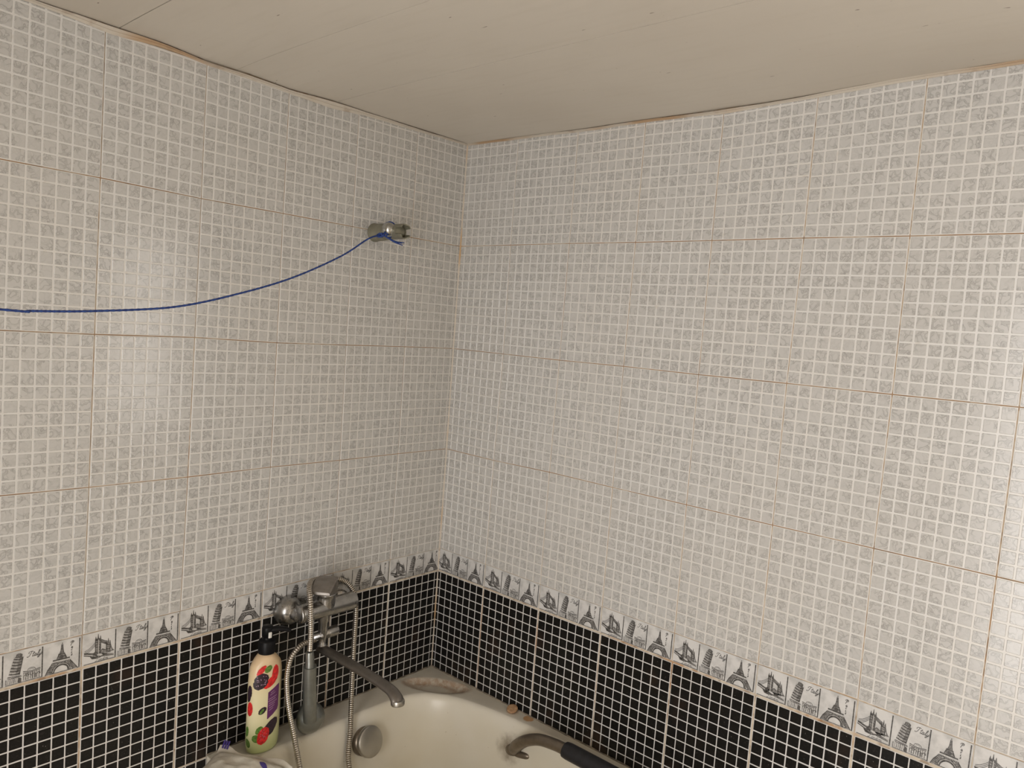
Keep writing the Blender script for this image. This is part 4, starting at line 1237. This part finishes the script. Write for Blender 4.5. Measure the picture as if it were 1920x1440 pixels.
# sleeve whose end carries two prongs, one above and one below
V, F = [], []
AN = 64
mb = MB()
for k in range(AN):
    a = 2 * math.pi * k / AN
    sn = abs(math.sin(a))
    xe = 0.104 + 0.019 * sstep(0.40, 0.47, sn) - 0.005 * sstep(0.75, 1.0, sn)
    for rad, x in ((0.0192, 0.052), (0.0192, xe), (0.0160, xe), (0.0160, 0.052)):
        V.append((x, rad * math.cos(a), rad * math.sin(a)))
for k in range(AN):
    for j in range(4): F.append([k * 4 + j, k * 4 + (j + 1) % 4, ((k + 1) % AN) * 4 + (j + 1) % 4, ((k + 1) % AN) * 4 + j])
mb.add(V, F, False)
sleeve = mb.build('pronged_sleeve', [M['olive']], bracket, fix=True)
mb = MB(); mb.lathe([(0.0165, 0.090), (0.0165, 0.1020), (0.0150, 0.1030), (0.0, 0.1032)], (0, 0, 0), (1, 0, 0), 32)
mb.build('end_plate', [M['olive']], sleeve)
# clamp ball on the side facing the room
kd = Vector((0.60, -0.78, 0.0)).normalized()
kc = Vector((0.068, -0.004, 0.003)) + kd * 0.016
mb = MB(); mb.lathe([(0.0085, -0.016), (0.0085, -0.004), (0.0150, -0.003)] + [(0.0185 * math.cos(a), 0.0185 * math.sin(a)) for a in [math.radians(-8 + 98 * i / 9) for i in range(9)]] + [(0.0, 0.0185)], kc, kd, 32)
mb.build('ball_knob', [M['ball']], bracket)

# cord: tied round the ball knob, sagging away to the left and on to the wall behind the camera
def mat_cord():
    q = N('blue_cord'); p = q.obj()
    w = q.n('TexWave', Vector=p, Scale=160.0, Distortion=1.0).outputs['Fac']
    q.base(q.mix(w, (0.008, 0.026, 0.15), (0.022, 0.066, 0.27))); q.set(0.6); return q.m
M['cord'] = mat_cord()
CO = W(0.33, RY + 0.004, 0.84)
cord = thing('blue_cord', CO, 'thin blue cord tied to the shower bracket and sagging across the left wall', 'cord')
knot = W(0.0840, -0.3655, 0.8835)
run = [knot, W(.0855, -.4042, .8687), W(.0922, -.4852, .817), W(.1053, -.6199, .753), W(.1198, -.7537, .7063), W(.1372, -.8947, .6689), W(.1589, -1.0459, .6513), W(.1763, -1.1498, .645), W(.185, -1.1969, .6447), W(.23, -1.6, .66), W(.28, -2.03, .728), W(.33, RY + 0.002, .84)]
pp = crom(run, 40); mb = MB()
mb.tube(pp, [0.00205 + 0.0003 * math.sin(i * 2.1) for i in range(len(pp))], 8)
mb.build('line', [M['cord']], cord, CO)
# loop round the knob neck, knot, frayed tails
kw = HB + kc - kd * 0.006
ku = Vector((0, 0, 1)); kv = kd.cross(ku)
loop = [kw + ku * (0.0188 * math.sin(a)) + kv * (0.0178 * math.cos(a)) + kd * 0.002 * math.sin(a * 2) for a in [2 * math.pi * i / 26 for i in range(27)]]
mb = MB(); mb.tube(loop, 0.0023, 8)
loop2 = [p + kd * 0.0036 + ku * 0.0006 for p in loop[6:25]]
mb.tube(loop2, 0.0022, 8)
mb.tube(crom([loop[11], knot + Vector((0.006, 0.018, 0.012)), knot], 6), 0.0022, 8)
mb.build('loop', [M['cord']], cord, CO)
mb = MB()
kn = []
for i in range(46):
    a = i * 0.62
    kn.append(knot + Vector((0.004, 0.010, 0.003)) * (i / 45 * 2 - .6) + Vector((0.0036 * math.cos(a), 0.0036 * math.sin(a * 1.3), 0.0040 * math.sin(a))))
mb.tube(kn, 0.0022, 8)
mb.build('knot', [M['cord']], cord, CO)
k2 = knot + Vector((0.004, 0.012, -0.001))
for t1, t2 in (((0.012, 0.022, -0.010), (0.020, 0.046, -0.0105)), ((0.012, 0.021, -0.012), (0.019, 0.042, -0.0175)), ((0.012, 0.020, -0.011), (0.018, 0.040, -0.0125))):
    mb = MB(); tp = crom([k2, k2 + Vector(t1), k2 + Vector(t2)], 6)
    mb.tube(tp, [0.0024 - 0.0013 * i / (len(tp) - 1) for i in range(len(tp))], 7)
    mb.build('frayed_tail', [M['cord']], cord, CO)
